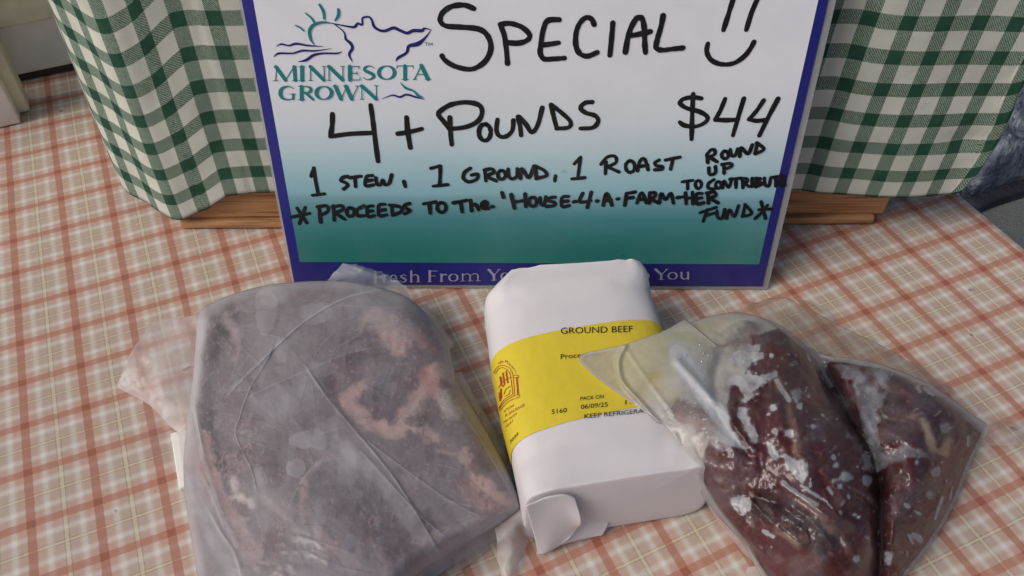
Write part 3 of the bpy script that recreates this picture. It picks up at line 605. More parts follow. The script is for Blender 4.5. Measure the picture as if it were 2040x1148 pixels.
for k, sg in ((0, 1), (nS-1, -1)):
    base = k*NT; c = V[base:base+NT].mean(0); rings = []
    prev = list(range(base, base+NT))
    for q in (.97, .9, .6, .25):
        ids = list(range(len(V), len(V)+NT)); P_ = c+(V[base:base+NT]-c)*q
        bul = .0022*(1-q)**.5 if k == 0 else .0015*(1-q)**.5
        dirn = (V[0]-V[(nS-1)*NT]); dirn = dirn/np.linalg.norm(dirn)
        P_ = P_+dirn*bul*sg; V = np.vstack([V, P_])
        Fs += [(prev[j], prev[(j+1) % NT], ids[(j+1) % NT], ids[j]) for j in range(NT)]; prev = ids
    Fs.append(tuple(prev))
m, t, out = mat('butcher_paper')
c = RAMP(t, noise(t, 22, 5, .6), [(.3, (.60, .575, .59)), (.7, (.655, .63, .645))])
h = M(t, 'MULTIPLY', noise(t, 22, 3, .45), 1.6)
wv = N(t, 'TexVoronoi', feature='DISTANCE_TO_EDGE', i_Scale=15); tcn = N(t, 'TexCoord'); nn = N(t, 'MixRGB', n0=.06); t.links.new(tcn.outputs['Object'], nn.inputs[1]); t.links.new(N(t, 'TexNoise', i_Scale=30).outputs['Color'], nn.inputs[2]); t.links.new(nn.outputs[0], wv.inputs['Vector'])
h = M(t, 'ADD', h, M(t, 'MULTIPLY', M(t, 'MINIMUM', wv.outputs[0], .03), 1.6))
pbsdf(t, out, c, .55, .3, bump(t, h, .0012, .3)); paper = m
obj('paper_wrapper', V, Fs, paper, pk)
bv = BVHTree.FromPolygons([Vector(v) for v in V], [tuple(f) for f in Fs])
# label: a band of the same surface, a hair proud of the paper
th = np.radians(np.linspace(-28, 206, 150)); S0, S1 = .315, .735; LV = []
for k in range(40):
    LV.append(psec(lerp(S0, S1, k/39), .00035, th))
LV = np.vstack(LV)
ylw = plain('yellow_label', (.66, .52, .035), .42, .4)
lab = obj('label', LV, grid_faces(40, 150), ylw, pk)
def cast(px, py, off):
    d = rays(px, py); outp = []
    for q in d.reshape(-1, 3):
        loc, nrm, i, dd = bv.ray_cast(Vector(EYE), Vector(q).normalized())
        if loc is None: return None
        if nrm.dot(Vector(q)) > 0: nrm = -nrm
        outp.append(np.array(loc+nrm*off))
    return np.array(outp)
def text_mesh(s):
    cu = D.curves.new('text', 'FONT'); cu.body = s; cu.resolution_u = 3
    ob = D.objects.new('text', cu); COL.objects.link(ob); dg = bpy.context.evaluated_depsgraph_get(); ev = ob.evaluated_get(dg)
    me = ev.to_mesh(); V = np.array([v.co[:2] for v in me.vertices]); Fs = [tuple(p.vertices) for p in me.polygons]
    ev.to_mesh_clear(); D.objects.remove(ob); D.curves.remove(cu); return V, Fs
black = plain('black_print', (.02, .018, .016), .5); redp = plain('red_print', (.36, .055, .02), .5)
def label_text(name, s, x0, y0, x1, y1, cap, mt, par, slant=0, fullw=None, bold=0):
    V, Fs = text_mesh(s); w_ = V[:, 0].max()-V[:, 0].min(); V[:, 0] -= V[:, 0].min(); ch = .70
    dx, dy = (x1-x0)/w_, (y1-y0)/w_
    px = x0+V[:, 0]*dx+slant*V[:, 1]*cap/ch; py = y0+V[:, 0]*dy-V[:, 1]*cap/ch
    P_ = cast(px, py, .0007)
    if P_ is None: print('TEXT MISS', s); return None
    return obj(name, P_, Fs, mt, par, False)
label_text('print', 'GROUND BEEF', 1117, 667, 1260, 663, 12.5, black, lab, -.02)
label_text('print', 'Processed', 1117, 717.5, 1188, 711, 10, black, lab)
label_text('print', 'PACK ON', 1156, 799.5, 1202, 795, 7.2, black, lab)
label_text('print', '06/09/25', 1157, 817, 1210, 811.5, 9, black, lab)
label_text('print', '5160', 1099, 826.5, 1129, 823, 9, black, lab)
label_text('print', '1.0', 1245, 808, 1267, 805, 9, black, lab)
label_text('print', 'KEEP REFRIGERATED', 1164, 835.5, 1310, 821.5, 8.8, black, lab)
label_text('print', '3039', 1018, 885, 1034, 868, 7, black, lab)
z3 = lambda x, y: (940+x/5.74, 700+y/5.74)
def lt3(s, a, b, cap, mt=redp): label_text('print', s, *z3(*a), *z3(*b), cap, mt, lab)
lt3('ILTONA', (385, 700), (492, 630), 5.0); lt3('& SAUSAGE', (392, 752), (610, 632), 5.6); lt3('MN 56354', (378, 830), (522, 730), 5); lt3('2661', (400, 880), (478, 812), 5)
def label_strokes(name, lst, wpx, mt, par):
    parts = []
    for i, s in enumerate(lst):
        q = catmull(np.array([z3(*p) for p in s]), 4) if len(s) > 2 else np.array([z3(*p) for p in s])
        T = np.gradient(q, axis=0); T /= np.linalg.norm(T, axis=1)[:, None]+1e-9; Nn = np.c_[-T[:, 1], T[:, 0]]
        a = q+Nn*wpx/2; b = q-Nn*wpx/2; P_ = cast(np.r_[a[:, 0], b[:, 0]], np.r_[a[:, 1], b[:, 1]], .0007+.00001*i)
        if P_ is None: continue
        n = len(q); parts.append((P_, [(j, n+j, n+j+1, j+1) for j in range(n-1)]))
    return obj(name, *join(parts), mt, par, False)
label_strokes('arched_emblem', [[(262, 250), (300, 190), (350, 168), (420, 185), (465, 240), (482, 330), (498, 515)], [(280, 260), (320, 205), (370, 195), (425, 230), (450, 290), (478, 500)], [(478, 500), (380, 560), (322, 650)], [(485, 285), (535, 285), (535, 305), (488, 308)], [(548, 505), (545, 530), (430, 580), (335, 680)], [(498, 515), (400, 570), (325, 665)],
   [(548, 505), (510, 508)], [(320, 420), (370, 350), (450, 305)], [(380, 500), (400, 440), (455, 405)], [(390, 520), (430, 500), (450, 450)]], 1.1, redp, lab)
label_strokes('arched_emblem', [[(345, 300), (350, 380)], [(365, 250), (385, 390)], [(400, 230), (420, 370)], [(335, 290), (350, 400)], [(375, 390), (365, 410)], [(520, 310), (535, 505)], [(345, 430), (350, 540)], [(330, 470), (340, 570)]], 3.0, redp, lab)
for ch, x, y, a in zip('om Meats', [328, 352, 0, 405, 440, 470, 490, 508], [140, 128, 0, 132, 160, 190, 220, 250], [-8, -2, 0, 22, 35, 48, 58, 68]):
    if ch == ' ': continue
    r = math.radians(a); lt3(ch, (x-16*math.cos(r), y+10-16*math.sin(r)), (x+16*math.cos(r), y+10+16*math.sin(r)), 6)
# folded end flaps
def sheet(name, ctrl, mt, par, k=8, th=.0004, nz_=.0006, attrs=None, seed=1, frost=None, tint=(.62, .62, .66)):
    """smooth sheet through a grid of (px, py, z) control points"""
    C = np.array([[np.r_[G(p[0], p[1], p[2]), p[0], p[1], (p[3] if len(p) > 3 else 0)] for p in r] for r in ctrl], float)
    rows_ = np.stack([catmull(r, k) for r in C]); colsd = np.stack([catmull(rows_[:, j], k) for j in range(rows_.shape[1])], 1)
    m_, n_ = colsd.shape[:2]; V = colsd.reshape(-1, 6)
    if nz_: V[:, 2] += nz_*(fbm(V[:, 3]*.045, V[:, 4]*.045, seed, 4)-.5)*2+nz_*.9*np.abs(fbm(V[:, 3]*.02+V[:, 4]*.03, V[:, 4]*.012, seed+9, 3)-.5)*2
    V[:, 2] = np.maximum(V[:, 2], .0012)
    V[:, 5] *= .5; at = {}
    if frost is not None:
        fr = frost*(.55+.9*fbm(V[:, 3]*.03, V[:, 4]*.03, seed+3, 4))+V[:, 5]
        at = {'frost': np.clip(fr, .006, 1), 'tint': np.tile(tint, (len(V), 1))}
    o = obj(name, V[:, :3], grid_faces(m_, n_), mt, par, attrs=at)
    if th: s_ = o.modifiers.new('thickness', 'SOLIDIFY'); s_.thickness = th; s_.offset = 0
    return o
sheet('folded_flap', [[(1047, 1008, .044), (1085, 992, .0455), (1122, 985, .0455), (1145, 991, .042)], [(1056, 1040, .030), (1090, 1030, .0315), (1130, 1024, .032), (1158, 1038, .028)], [(1066, 1075, .014), (1095, 1070, .0155), (1130, 1057, .017), (1150, 1052, .017)], [(1072, 1105, .0015), (1086, 1103, .0025), (1112, 1088, .005), (1134, 1073, .010)]], paper, pk, 7, .0005, .0004)
sheet('folded_flap', [[(1062, 1060, .010), (1110, 1052, .012), (1160, 1040, .012), (1216, 1030, .010)], [(1072, 1090, .004), (1120, 1078, .005), (1165, 1066, .005), (1212, 1046, .006)], [(1080, 1097, .002), (1125, 1083, .002), (1170, 1072, .002), (1200, 1066, .002)]], paper, pk, 6, .0005, .0002)

# ================================================================== bags of meat
def tps(ctrl, lam=1e-4):
    C = np.array(ctrl, float); X = C[:, :2]/100; z = C[:, 2]; n = len(C)
    r2 = ((X[:, None]-X[None])**2).sum(-1); K = np.where(r2 > 0, .5*r2*np.log(r2+1e-12), 0)+lam*np.eye(n)
    P_ = np.c_[np.ones(n), X]; A_ = np.block([[K, P_], [P_.T, np.zeros((3, 3))]]); w_ = np.linalg.solve(A_, np.r_[z, 0, 0, 0])
    def f(Q):
        q = Q/100; r2 = ((q[:, None]-X[None])**2).sum(-1); return (np.where(r2 > 0, .5*r2*np.log(r2+1e-12), 0))@w_[:n]+np.c_[np.ones(len(q)), q]@w_[n:]
    return f
def pillow(outline, N_, K_, centre, pw=.8):
    """ring mesh in the photograph's plane: returns pixel positions, ring fraction, faces"""
    O_ = resample(catmull(np.array(outline, float), 5, True), N_); c = np.array(centre, float)
    tt = .03+.97*(np.arange(0, K_)/(K_-1))**pw; Q = [c[None]]+[c+(O_[:, :2]-c)*x for x in tt]
    Q = np.vstack(Q); T = np.r_[0, np.repeat(tt, N_)]
    zb = O_[:, 2] if O_.shape[1] > 2 else np.zeros(N_)
    Fs = []; Qs = [c[None]]; Ts = [[0.]]; Zs = [[zb.mean()]]; n0 = 1; prev = None
    for x in tt:                                     # fewer points per ring towards the middle, so that no faces get needle thin
        st = 20 if x < .09 else (4 if x < .34 else 1)
        Qs.append(c+(O_[::st, :2]-c)*x); Ts.append([x]*(N_//st)); Zs.append(zb[::st]); ids = list(range(n0, n0+N_//st)); n0 += N_//st; n = len(ids)
        if prev is None: Fs += [(0, ids[j], ids[(j+1) % n]) for j in range(n)]
        else:
            r = n//len(prev); mp_ = len(prev)
            for j in range(mp_): Fs.append((prev[(j+1) % mp_], prev[j], *[ids[(j*r+q) % n] for q in range(r+1)]))
        prev = ids
    return np.vstack(Qs), np.concatenate(Ts), np.concatenate(Zs), Fs, O_
def with_skirt(V, Fs, N_, steps, low, pull=.03):
    """close the rim down to the table"""
    rim = np.arange(len(V)-N_, len(V)); c = V[rim].mean(0); out_ = [V]; prev = rim; n0 = len(V); Fs = list(Fs)
    for k in range(1, steps+1):
        f = k/steps; P_ = V[rim].copy(); zl = np.minimum(low, P_[:, 2]-.0004); P_[:, 2] = P_[:, 2]+(zl-P_[:, 2])*f
        P_[:, :2] = P_[:, :2]+(c[:2]-P_[:, :2])*pull*f*f
        ids = np.arange(n0, n0+N_); n0 += N_; out_.append(P_)
        Fs += [(prev[(j+1) % N_], prev[j], ids[j], ids[(j+1) % N_]) for j in range(N_)]; prev = ids
    Vv = np.vstack(out_); f0 = Fs[len(Fs)//4]; nz_ = np.cross(Vv[f0[1]]-Vv[f0[0]], Vv[f0[2]]-Vv[f0[0]])[2]
    if nz_ < 0: Fs = [tuple(reversed(f)) for f in Fs]
    return Vv, Fs, steps*N_
def blend(C, mask, col): return C*(1-mask[:, None])+np.array(col)*mask[:, None]

film = mat_film('vacuum_film', rough=.2); clear = mat_film('clear_film', gl=.40, rough=.20, wr=34, bd=.0006)
# ---------------- bag of roast (left)
roast = thing('roast_bag', 'frosted vacuum bag holding a large flat frozen beef roast, left of the white package', 'meat bag', (-.085, .22, 0))
out1 = [(398, 622, .026), (430, 600, .028), (480, 581, .030), (540, 567, .030), (620, 560, .030), (700, 561, .030), (760, 573, .028), (806, 590, .026), (836, 612, .022), (868, 648, .018), (893, 690, .017), (907, 740, .016), (928, 790, .015), (955, 835, .014), (988, 893, .013), (1017, 950, .013), (1037, 1000, .013), (1032, 1018, .012), (985, 1052, .011), (920, 1090, .011), (870, 1122, .011), (820, 1160, .012), (770, 1240, .014), (690, 1300, .014), (560, 1320, .014), (450, 1290, .013), (405, 1200, .012), (388, 1120, .012), (371, 1010, .012), (365, 930, .013), (371, 850, .015), (383, 760, .018), (389, 690, .022)]
T1 = tps([(420, 640, .033), (600, 590, .037), (760, 610, .036), (860, 720, .033), (920, 830, .031), (990, 950, .028), (1010, 1005, .026), (600, 750, .039), (700, 900, .038), (850, 950, .034), (900, 1060, .027), (450, 800, .034), (420, 950, .028), (440, 1060, .027), (600, 1050, .037), (750, 1100, .035), (600, 1250, .03), (480, 1200, .027)], 1e-3)
rid1 = [([(800, 572), (700, 590), (610, 638), (525, 715), (450, 790)], 1.7, 5), ([(545, 678), (535, 712), (500, 770), (478, 830), (470, 870), (500, 935), (512, 985)], 1.3, 4), ([(480, 800), (540, 768), (610, 738), (690, 705), (760, 690)], .9, 3.5), ([(606, 726), (650, 790), (700, 850), (790, 960), (880, 1110)], 1.8, 6), ([(720, 870), (800, 930), (900, 1000), (980, 1040)], 1.0, 5), ([(720, 900), (830, 1020), (900, 1080)], 1.1, 6),
        ([(870, 795), (888, 812), (925, 814)], 1.3, 3), ([(800, 845), (835, 800), (850, 780)], .9, 3.5), ([(388, 700), (384, 770), (388, 815), (405, 905)], 1.8, 4), ([(375, 800), (388, 820), (392, 830)], 1.4, 3), ([(450, 1060), (430, 1010), (400, 940)], 1.4, 5), ([(480, 1148), (465, 1100), (440, 1062), (410, 1010)], 1.8, 5), ([(840, 600), (880, 660), (900, 720), (905, 780)], 1.0, 4), ([(900, 790), (960, 880), (1020, 985)], 1.1, 4), ([(570, 1020), (600, 960), (640, 920), (700, 910)], .7, 4), ([(660, 700), (730, 660), (800, 640)], .7, 4), ([(620, 870), (690, 850), (740, 858)], .5, 6)]
def z1(Q, T, ZB, O_, film_=True):
    d = dist_poly(Q, np.vstack([O_, O_[:1]])); e = np.sqrt(np.clip(1-(1-np.clip(d/46, 0, 1))**2, 0, 1))
    z = ZB+(T1(Q)-ZB)*e+.0016*(fbm(Q[:, 0]*.018, Q[:, 1]*.018, 81, 4)-.5)*e
    rim = np.zeros(len(Q))
    if film_:
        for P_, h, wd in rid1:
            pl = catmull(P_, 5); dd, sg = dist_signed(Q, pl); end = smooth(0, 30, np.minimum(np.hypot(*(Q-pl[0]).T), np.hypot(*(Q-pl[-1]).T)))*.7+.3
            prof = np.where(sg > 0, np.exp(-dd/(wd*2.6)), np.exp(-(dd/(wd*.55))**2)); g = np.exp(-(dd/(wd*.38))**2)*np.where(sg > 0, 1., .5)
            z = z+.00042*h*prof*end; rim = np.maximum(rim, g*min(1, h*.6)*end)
    return z, d, rim
rw = np.random.default_rng(12)
for cx_, cy_, n_, a0, a1 in [(1030, 1005, 7, 150, 235), (400, 640, 7, -70, 40), (830, 610, 6, 95, 190), (390, 820, 6, -40, 45), (610, 728, 6, 10, 90), (700, 640, 4, 100, 170), (560, 1060, 5, -60, 60)]:
    for _ in range(n_):
        a_ = math.radians(rw.uniform(a0, a1)); l_ = rw.uniform(60, 190); s_ = rw.uniform(6, 60); b_ = rw.uniform(-.35, .35)
        rid1.append(([(cx_+math.cos(a_+b_*f)*(s_+l_*f), cy_+math.sin(a_+b_*f)*(s_+l_*f)) for f in (0, .33, .66, 1)], rw.uniform(.35, .8), 3.2))
N1, K1 = 840, 190
Q, T, ZB, Fs, O_ = pillow(out1, N1, K1, (650, 900))
z, d, rim = z1(Q, T, ZB, O_, False)
C = np.tile((.165, .120, .135), (len(Q), 1)); nn_ = fbm(Q[:, 0]*.022, Q[:, 1]*.022, 90, 5)
C = C*(.82+.38*nn_)[:, None]
dark = (.055, .045, .055); fat = (.60, .42, .38); pale = (.66, .52, .49)
for P_, wd, col, a in [([(455, 640), (420, 690), (405, 770), (405, 840), (420, 900), (445, 960)], 42, dark, .8), ([(560, 720), (600, 700), (640, 720)], 30, (.09, .06, .07), .5), ([(640, 760), (600, 830), (560, 900)], 60, (.10, .08, .09), .5), ([(640, 960), (700, 1000), (760, 1020)], 70, (.075, .055, .065), .6), ([(770, 1080), (850, 1040)], 60, (.085, .05, .06), .5), ([(640, 690), (700, 670), (740, 700)], 22, (.10, .05, .06), .5),
        ([(440, 640), (480, 612), (540, 598), (580, 585)], 12, pale, .45), ([(460, 640), (478, 690), (470, 715)], 16, pale, .5), ([(395, 640), (430, 618)], 10, pale, .4),
        ([(745, 640), (775, 650), (800, 690)], 46, fat, .75), ([(800, 650), (860, 690)], 26, (.35, .18, .17), .6), ([(720, 770), (690, 800), (740, 850), (790, 860)], 26, fat, .85), ([(790, 860), (830, 800), (870, 740), (893, 745)], 34, fat, .7), ([(850, 750), (880, 790)], 40, (.50, .24, .23), .6), ([(885, 790), (905, 820)], 28, (.60, .52, .46), .9), ([(700, 735), (760, 745), (800, 770)], 26, (.24, .16, .16), .6),
        ([(800, 830), (860, 870), (920, 905), (950, 950), (985, 985), (1015, 1000)], 26, fat, .8), ([(960, 880), (990, 940)], 24, (.30, .17, .17), .6), ([(930, 970), (960, 1010), (1010, 1015)], 26, (.52, .30, .28), .6), ([(830, 1075), (900, 1060), (960, 1030)], 14, pale, .5),
        ([(395, 880), (410, 930), (430, 990), (470, 1060), (500, 1100)], 46, (.50, .36, .34), .65), ([(392, 905), (425, 980)], 24, (.42, .24, .20), .5), ([(462, 960), (470, 985), (500, 1000)], 17, (.70, .64, .60), .85), ([(520, 985), (560, 1020), (590, 1060)], 10, pale, .5), ([(605, 960), (600, 1010), (630, 1050), (660, 1085)], 10, fat, .6), ([(605, 960), (640, 915), (690, 905)], 7, pale, .45), ([(640, 1080), (690, 1120), (720, 1148)], 20, (.40, .26, .25), .5), ([(740, 1085), (770, 1120)], 12, pale, .3)]:
    C = blend(C, a*line_mask(Q, P_, wd*1.0, 9, 13, 91, .06), col)
for x, y, rx, ry, col, a in [(757, 783, 24, 20, dark, .75), (838, 838, 32, 14, dark, .7), (770, 755, 24, 12, (.05, .05, .06), .7), (735, 655, 14, 14, dark, .6), (830, 715, 30, 24, (.10, .06, .07), .75), (712, 712, 26, 18, dark, .45), (610, 780, 60, 40, dark, .3), (700, 950, 50, 50, dark, .35), (900, 885, 24, 20, (.09, .06, .08), .6), (955, 930, 26, 16, (.10, .06, .07), .6), (560, 1080, 40, 30, (.10, .06, .07), .5), (800, 690, 16, 10, (.42, .2, .2), .6)]:
    q = np.hypot((Q[:, 0]-x)/rx, (Q[:, 1]-y)/ry)+.7*(fbm(Q[:, 0]*.06, Q[:, 1]*.06, 95, 4)-.5)*1.4; C = blend(C, a*smooth(1.15, .75, q), col)
mar = np.abs(fbm(Q[:, 0]*.013+3, Q[:, 1]*.010+Q[:, 0]*.004, 92, 6)-.5); C = blend(C, .42*smooth(.020, .004, mar)*smooth(.42, .6, fbm(Q[:, 0]*.008, Q[:, 1]*.008, 93, 3)), (.50, .36, .34))
gr_ = fbm(Q[:, 0]*.09, Q[:, 1]*.09, 94, 4); C = C*(.84+.32*gr_)[:, None]
ed = smooth(34, 6, d+18*(fbm(Q[:, 0]*.03, Q[:, 1]*.03, 96)-.5)); C = blend(C, ed*.45, (.42, .33, .34))
sp = smooth(.70, .78, fbm(Q[:, 0]*.16, Q[:, 1]*.16, 97, 3)); C = blend(C, sp*.5, (.05, .035, .045))
sp = smooth(.72, .80, fbm(Q[:, 0]*.22, Q[:, 1]*.22, 98, 2)); C = blend(C, sp*.2, (.75, .7, .7))
V = G(Q[:, 0], Q[:, 1], z-.0013); V, F2, ne = with_skirt(V, Fs, N1, 4, .002)
obj('frozen_roast', V, F2, mat_attr('frozen_roast_flesh', .5, .3), roast, attrs={'Col': np.vstack([C]+[C[-N1:]]*4)})
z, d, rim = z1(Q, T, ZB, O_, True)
fr = .36+.34*(fbm(Q[:, 0]*.013, Q[:, 1]*.013, 101, 4)-.5)*2*.8
for x, y, rx, ry, a in [(530, 620, 22, 45, .17), (545, 590, 26, 20, .12), (735, 690, 40, 14, .12), (630, 625, 30, 22, .14), (490, 870, 26, 18, .10), (615, 875, 36, 20, .22), (590, 935, 20, 18, .2), (480, 770, 18, 14, .15), (640, 735, 30, 16, .1), (830, 810, 20, 14, .1), (700, 985, 22, 14, .1), (575, 800, 60, 30, .08), (620, 1110, 40, 14, .1), (560, 700, 14, 26, .1), (690, 930, 20, 40, .08)]:
    q = np.hypot((Q[:, 0]-x)/rx, (Q[:, 1]-y)/ry)+.5*(fbm(Q[:, 0]*.05, Q[:, 1]*.05, 103, 3)-.5)*1.6; fr = fr+a*smooth(1.1, .9, q)
fatz = poly_mask(Q, [(690, 620), (900, 640), (920, 800), (1030, 1000), (960, 1030), (840, 880), (700, 860), (660, 760)], 40); fr = fr-.13*fatz
for P_, wd, a in [([(690, 890), (760, 960), (830, 1060), (880, 1120)], 26, .16), ([(410, 640), (395, 720), (390, 800)], 12, .2), ([(380, 830), (385, 950), (420, 1060), (470, 1148)], 30, .2), ([(512, 940), (520, 1000)], 18, .12)]:
    fr = fr+a*line_mask(Q, P_, wd, 8, 6, 105)
fr = fr-.17*line_mask(Q, [(470, 625), (425, 670), (408, 750), (408, 850), (425, 930)], 34, 12, 10, 106)+.30*line_mask(Q, [(398, 645), (387, 705), (382, 775), (388, 815), (402, 900), (430, 1000), (470, 1090)], 9, 4, 4, 107)  # clearer along the dark band; pale left-edge strip is a painted highlight
fr = fr+.07*smooth(.55, .72, fbm(Q[:, 0]*.03, Q[:, 1]*.012, 108, 4))-.06*smooth(.55, .7, fbm(Q[:, 0]*.02, Q[:, 1]*.02, 109, 4))
fr = np.clip(fr+.40*rim+.40*smooth(26, 2, d), .05, .93)  # pale lines on the folds are painted highlights added to the frost
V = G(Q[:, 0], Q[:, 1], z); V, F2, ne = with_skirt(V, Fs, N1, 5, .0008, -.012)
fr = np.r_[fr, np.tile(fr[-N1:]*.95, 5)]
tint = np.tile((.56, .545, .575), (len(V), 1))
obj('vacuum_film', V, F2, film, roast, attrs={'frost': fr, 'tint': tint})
tw = (.66, .62, .62)
sheet('film_flap', [[(400, 628, .026, .1), (345, 634, .024, .1), (300, 645, .024, .1), (285, 668, .024, .3)], [(390, 690, .022, .1), (340, 690, .024), (290, 700, .023), (250, 722, .022, .3)], [(386, 760, .019, .1), (335, 765, .019), (285, 760, .018), (240, 752, .017, .2)], [(376, 850, .014, .1), (350, 858, .012, .3), (298, 808, .013, .3), (233, 772, .013, .3)]], clear, roast, 10, 0, .0013, seed=3, frost=.40, tint=tw)
sheet('film_flap', [[(376, 846, .010), (350, 850, .006), (300, 820, .004), (285, 812, .004)], [(372, 900, .008), (340, 890, .003), (290, 880, .0025), (275, 880, .003)], [(368, 945, .006), (335, 930, .002), (290, 915, .002), (268, 912, .002)]], clear, roast, 8, 0, .0008, seed=5, frost=.10, tint=tw)
sheet('film_flap', [[(652, 566, .028), (700, 570, .028), (770, 585, .026), (832, 612, .020)], [(668, 545, .036, .1), (715, 556, .042), (780, 570, .036), (826, 598, .028)], [(682, 530, .044, .2), (722, 540, .046, .15), (775, 552, .042), (812, 580, .034, .1)], [(690, 529, .043, .2), (730, 536, .040), (770, 545, .038), (808, 574, .033, .2)]], clear, roast, 9, 0, .0035, seed=7, frost=.42, tint=(.56, .58, .62))
sheet('film_flap', [[(985, 1050, .011, .1), (1012, 1030, .012, .1), (1036, 1000, .013, .2)], [(990, 1080, .014), (1022, 1050, .020, .1), (1054, 1035, .016, .15)], [(990, 1110, .004), (1020, 1095, .010), (1056, 1062, .006, .1)], [(998, 1142, .003, .1), (1014, 1148, .004), (1040, 1110, .003)], [(1008, 1180, .003), (1014, 1175, .003), (1020, 1150, .003)]], clear, roast, 8, 0, .0015, seed=9, frost=.55, tint=tw)
sheet('film_flap', [[(900, 1100, .010), (950, 1075, .011), (990, 1050, .011)], [(905, 1125, .004), (950, 1098, .005), (988, 1075, .004)], [(900, 1150, .002), (950, 1112, .002), (978, 1090, .002)]], clear, roast, 8, 0, .002, seed=10, frost=.28, tint=tw)
sheet('film_flap', [[(371, 1005, .012, .2), (384, 1010, .013), (400, 1020, .014), (432, 1060, .016, .1)], [(378, 1060, .008, .2), (395, 1070, .010, .25), (415, 1085, .010, .1), (450, 1110, .015, .2)], [(388, 1120, .005, .2), (405, 1130, .008, .3), (425, 1140, .007), (470, 1150, .014, .2)], [(400, 1200, .003), (420, 1200, .006), (450, 1200, .006), (490, 1200, .01)]], clear, roast, 8, 0, .002, seed=12, frost=.45, tint=(.74, .71, .72))
sheet('film_flap', [[(836, 612, .022, .2), (868, 648, .018, .1), (896, 695, .016, .15)], [(848, 606, .016, .1), (880, 650, .012), (906, 690, .010, .2)], [(852, 612, .010), (884, 655, .008), (908, 694, .007)]], clear, roast, 8, 0, .001, seed=13, frost=.5, tint=tw)
sheet('film_flap', [[(907, 745, .014), (930, 792, .013), (958, 838, .012), (990, 896, .011), (1030, 985, .011)], [(920, 742, .010, .1), (944, 790, .009, .1), (975, 840, .008, .1), (1006, 900, .008), (1040, 988, .009, .1)], [(926, 750, .004), (950, 800, .003), (982, 850, .003), (1012, 905, .003), (1044, 1000, .004)]], clear, roast, 8, 0, .0012, seed=14, frost=.5, tint=(.58, .56, .58))
obj('paper_slip', *box_vf(G(386, 909, .004), *(lambda a: (a/np.linalg.norm(a), np.cross(EZ, a/np.linalg.norm(a)), EZ))(G(366, 945, 0)-G(354, 870, 0)), .034, .018, .0035, .0008), plain('white_slip', (.78, .77, .72), .6), roast)

# ---------------- bag of stew meat (right)
stew = thing('stew_meat_bag', 'clear vacuum bag of dark red stew meat chunks with frost, right of the white package', 'meat bag', (.15, .22, 0))
out3 = [(1157, 724, .0485), (1160, 706, .0485), (1200, 696, .049), (1242, 687, .050), (1300, 667, .048), (1350, 650, .042), (1420, 629, .038), (1470, 622, .036), (1520, 634, .036), (1562, 652, .034), (1600, 684, .030), (1640, 706, .024), (1700, 714, .026), (1770, 730, .026), (1845, 762, .024), (1900, 796, .020), (1938, 826, .014), (1970, 852, .009), (1950, 890, .008), (1930, 935, .007), (1905, 1000, .007), (1855, 1085, .007), (1805, 1150, .007), (1760, 1225, .008), (1680, 1265, .01), (1590, 1230, .009), (1525, 1160, .009), (1480, 1085, .010), (1435, 1030, .014), (1400, 975, .026), (1372, 925, .038), (1350, 880, .046), (1330, 852, .0485), (1312, 838, .0485), (1240, 790, .0485), (1200, 762, .0485)]
T3 = tps([(1180, 715, .049), (1235, 740, .050), (1300, 720, .053), (1300, 800, .051), (1380, 700, .051), (1420, 660, .044), (1500, 650, .044), (1400, 800, .055), (1380, 880, .050), (1440, 760, .053), (1520, 720, .053), (1570, 700, .048), (1580, 790, .060), (1520, 860, .060), (1450, 900, .056), (1430, 960, .046), (1640, 850, .057), (1600, 930, .061), (1520, 980, .050), (1690, 930, .052), (1700, 1020, .050), (1640, 1030, .057), (1560, 1060, .046), (1640, 1120, .046), (1540, 1120, .028), (1700, 1120, .042), (1650, 1200, .026),
          (1650, 730, .030), (1720, 740, .034), (1700, 800, .034), (1780, 780, .042), (1850, 820, .044), (1880, 880, .038), (1800, 880, .047), (1830, 950, .044), (1790, 1020, .042), (1850, 1000, .032), (1770, 1090, .034), (1810, 1080, .026), (1755, 940, .038), (1760, 1150, .02), (1920, 850, .026), (1900, 930, .022)], 2e-4)
val3 = catmull([(1600, 672), (1632, 712), (1662, 770), (1700, 838), (1736, 905), (1752, 970), (1754, 1040), (1752, 1110), (1748, 1180)], 6)
rid3 = [([(1245, 690), (1232, 720), (1240, 760), (1275, 800), (1310, 840)], 2.6, 5), ([(1250, 700), (1300, 770), (1340, 820)], .6, 5), ([(1350, 720), (1440, 820), (1500, 900)], 2.2, 9), ([(1440, 700), (1425, 760), (1440, 840), (1495, 905)], -2.2, 12), ([(1345, 870), (1385, 960), (1450, 1040), (1520, 1100)], 1.6, 6), ([(1500, 1000), (1545, 1050), (1590, 1085)], 1.6, 6), ([(1560, 1000), (1620, 1040), (1660, 1090)], 1.2, 7), ([(1590, 1085), (1610, 1080), (1605, 1060)], 1.2, 4), ([(1480, 985), (1540, 1000), (1600, 1040)], -2.0, 10), ([(1555, 965), (1610, 1000), (1650, 1030)], 1.8, 6), ([(1740, 720), (1730, 780), (1745, 850), (1750, 900)], -1.2, 10), ([(1750, 850), (1810, 880), (1860, 905)], .8, 7), ([(1800, 1000), (1780, 1060), (1790, 1130)], 1., 8), ([(1565, 790), (1575, 850), (1580, 900), (1600, 960)], -1.0, 9), ([(1640, 940), (1690, 1000), (1730, 1040)], .8, 6)]
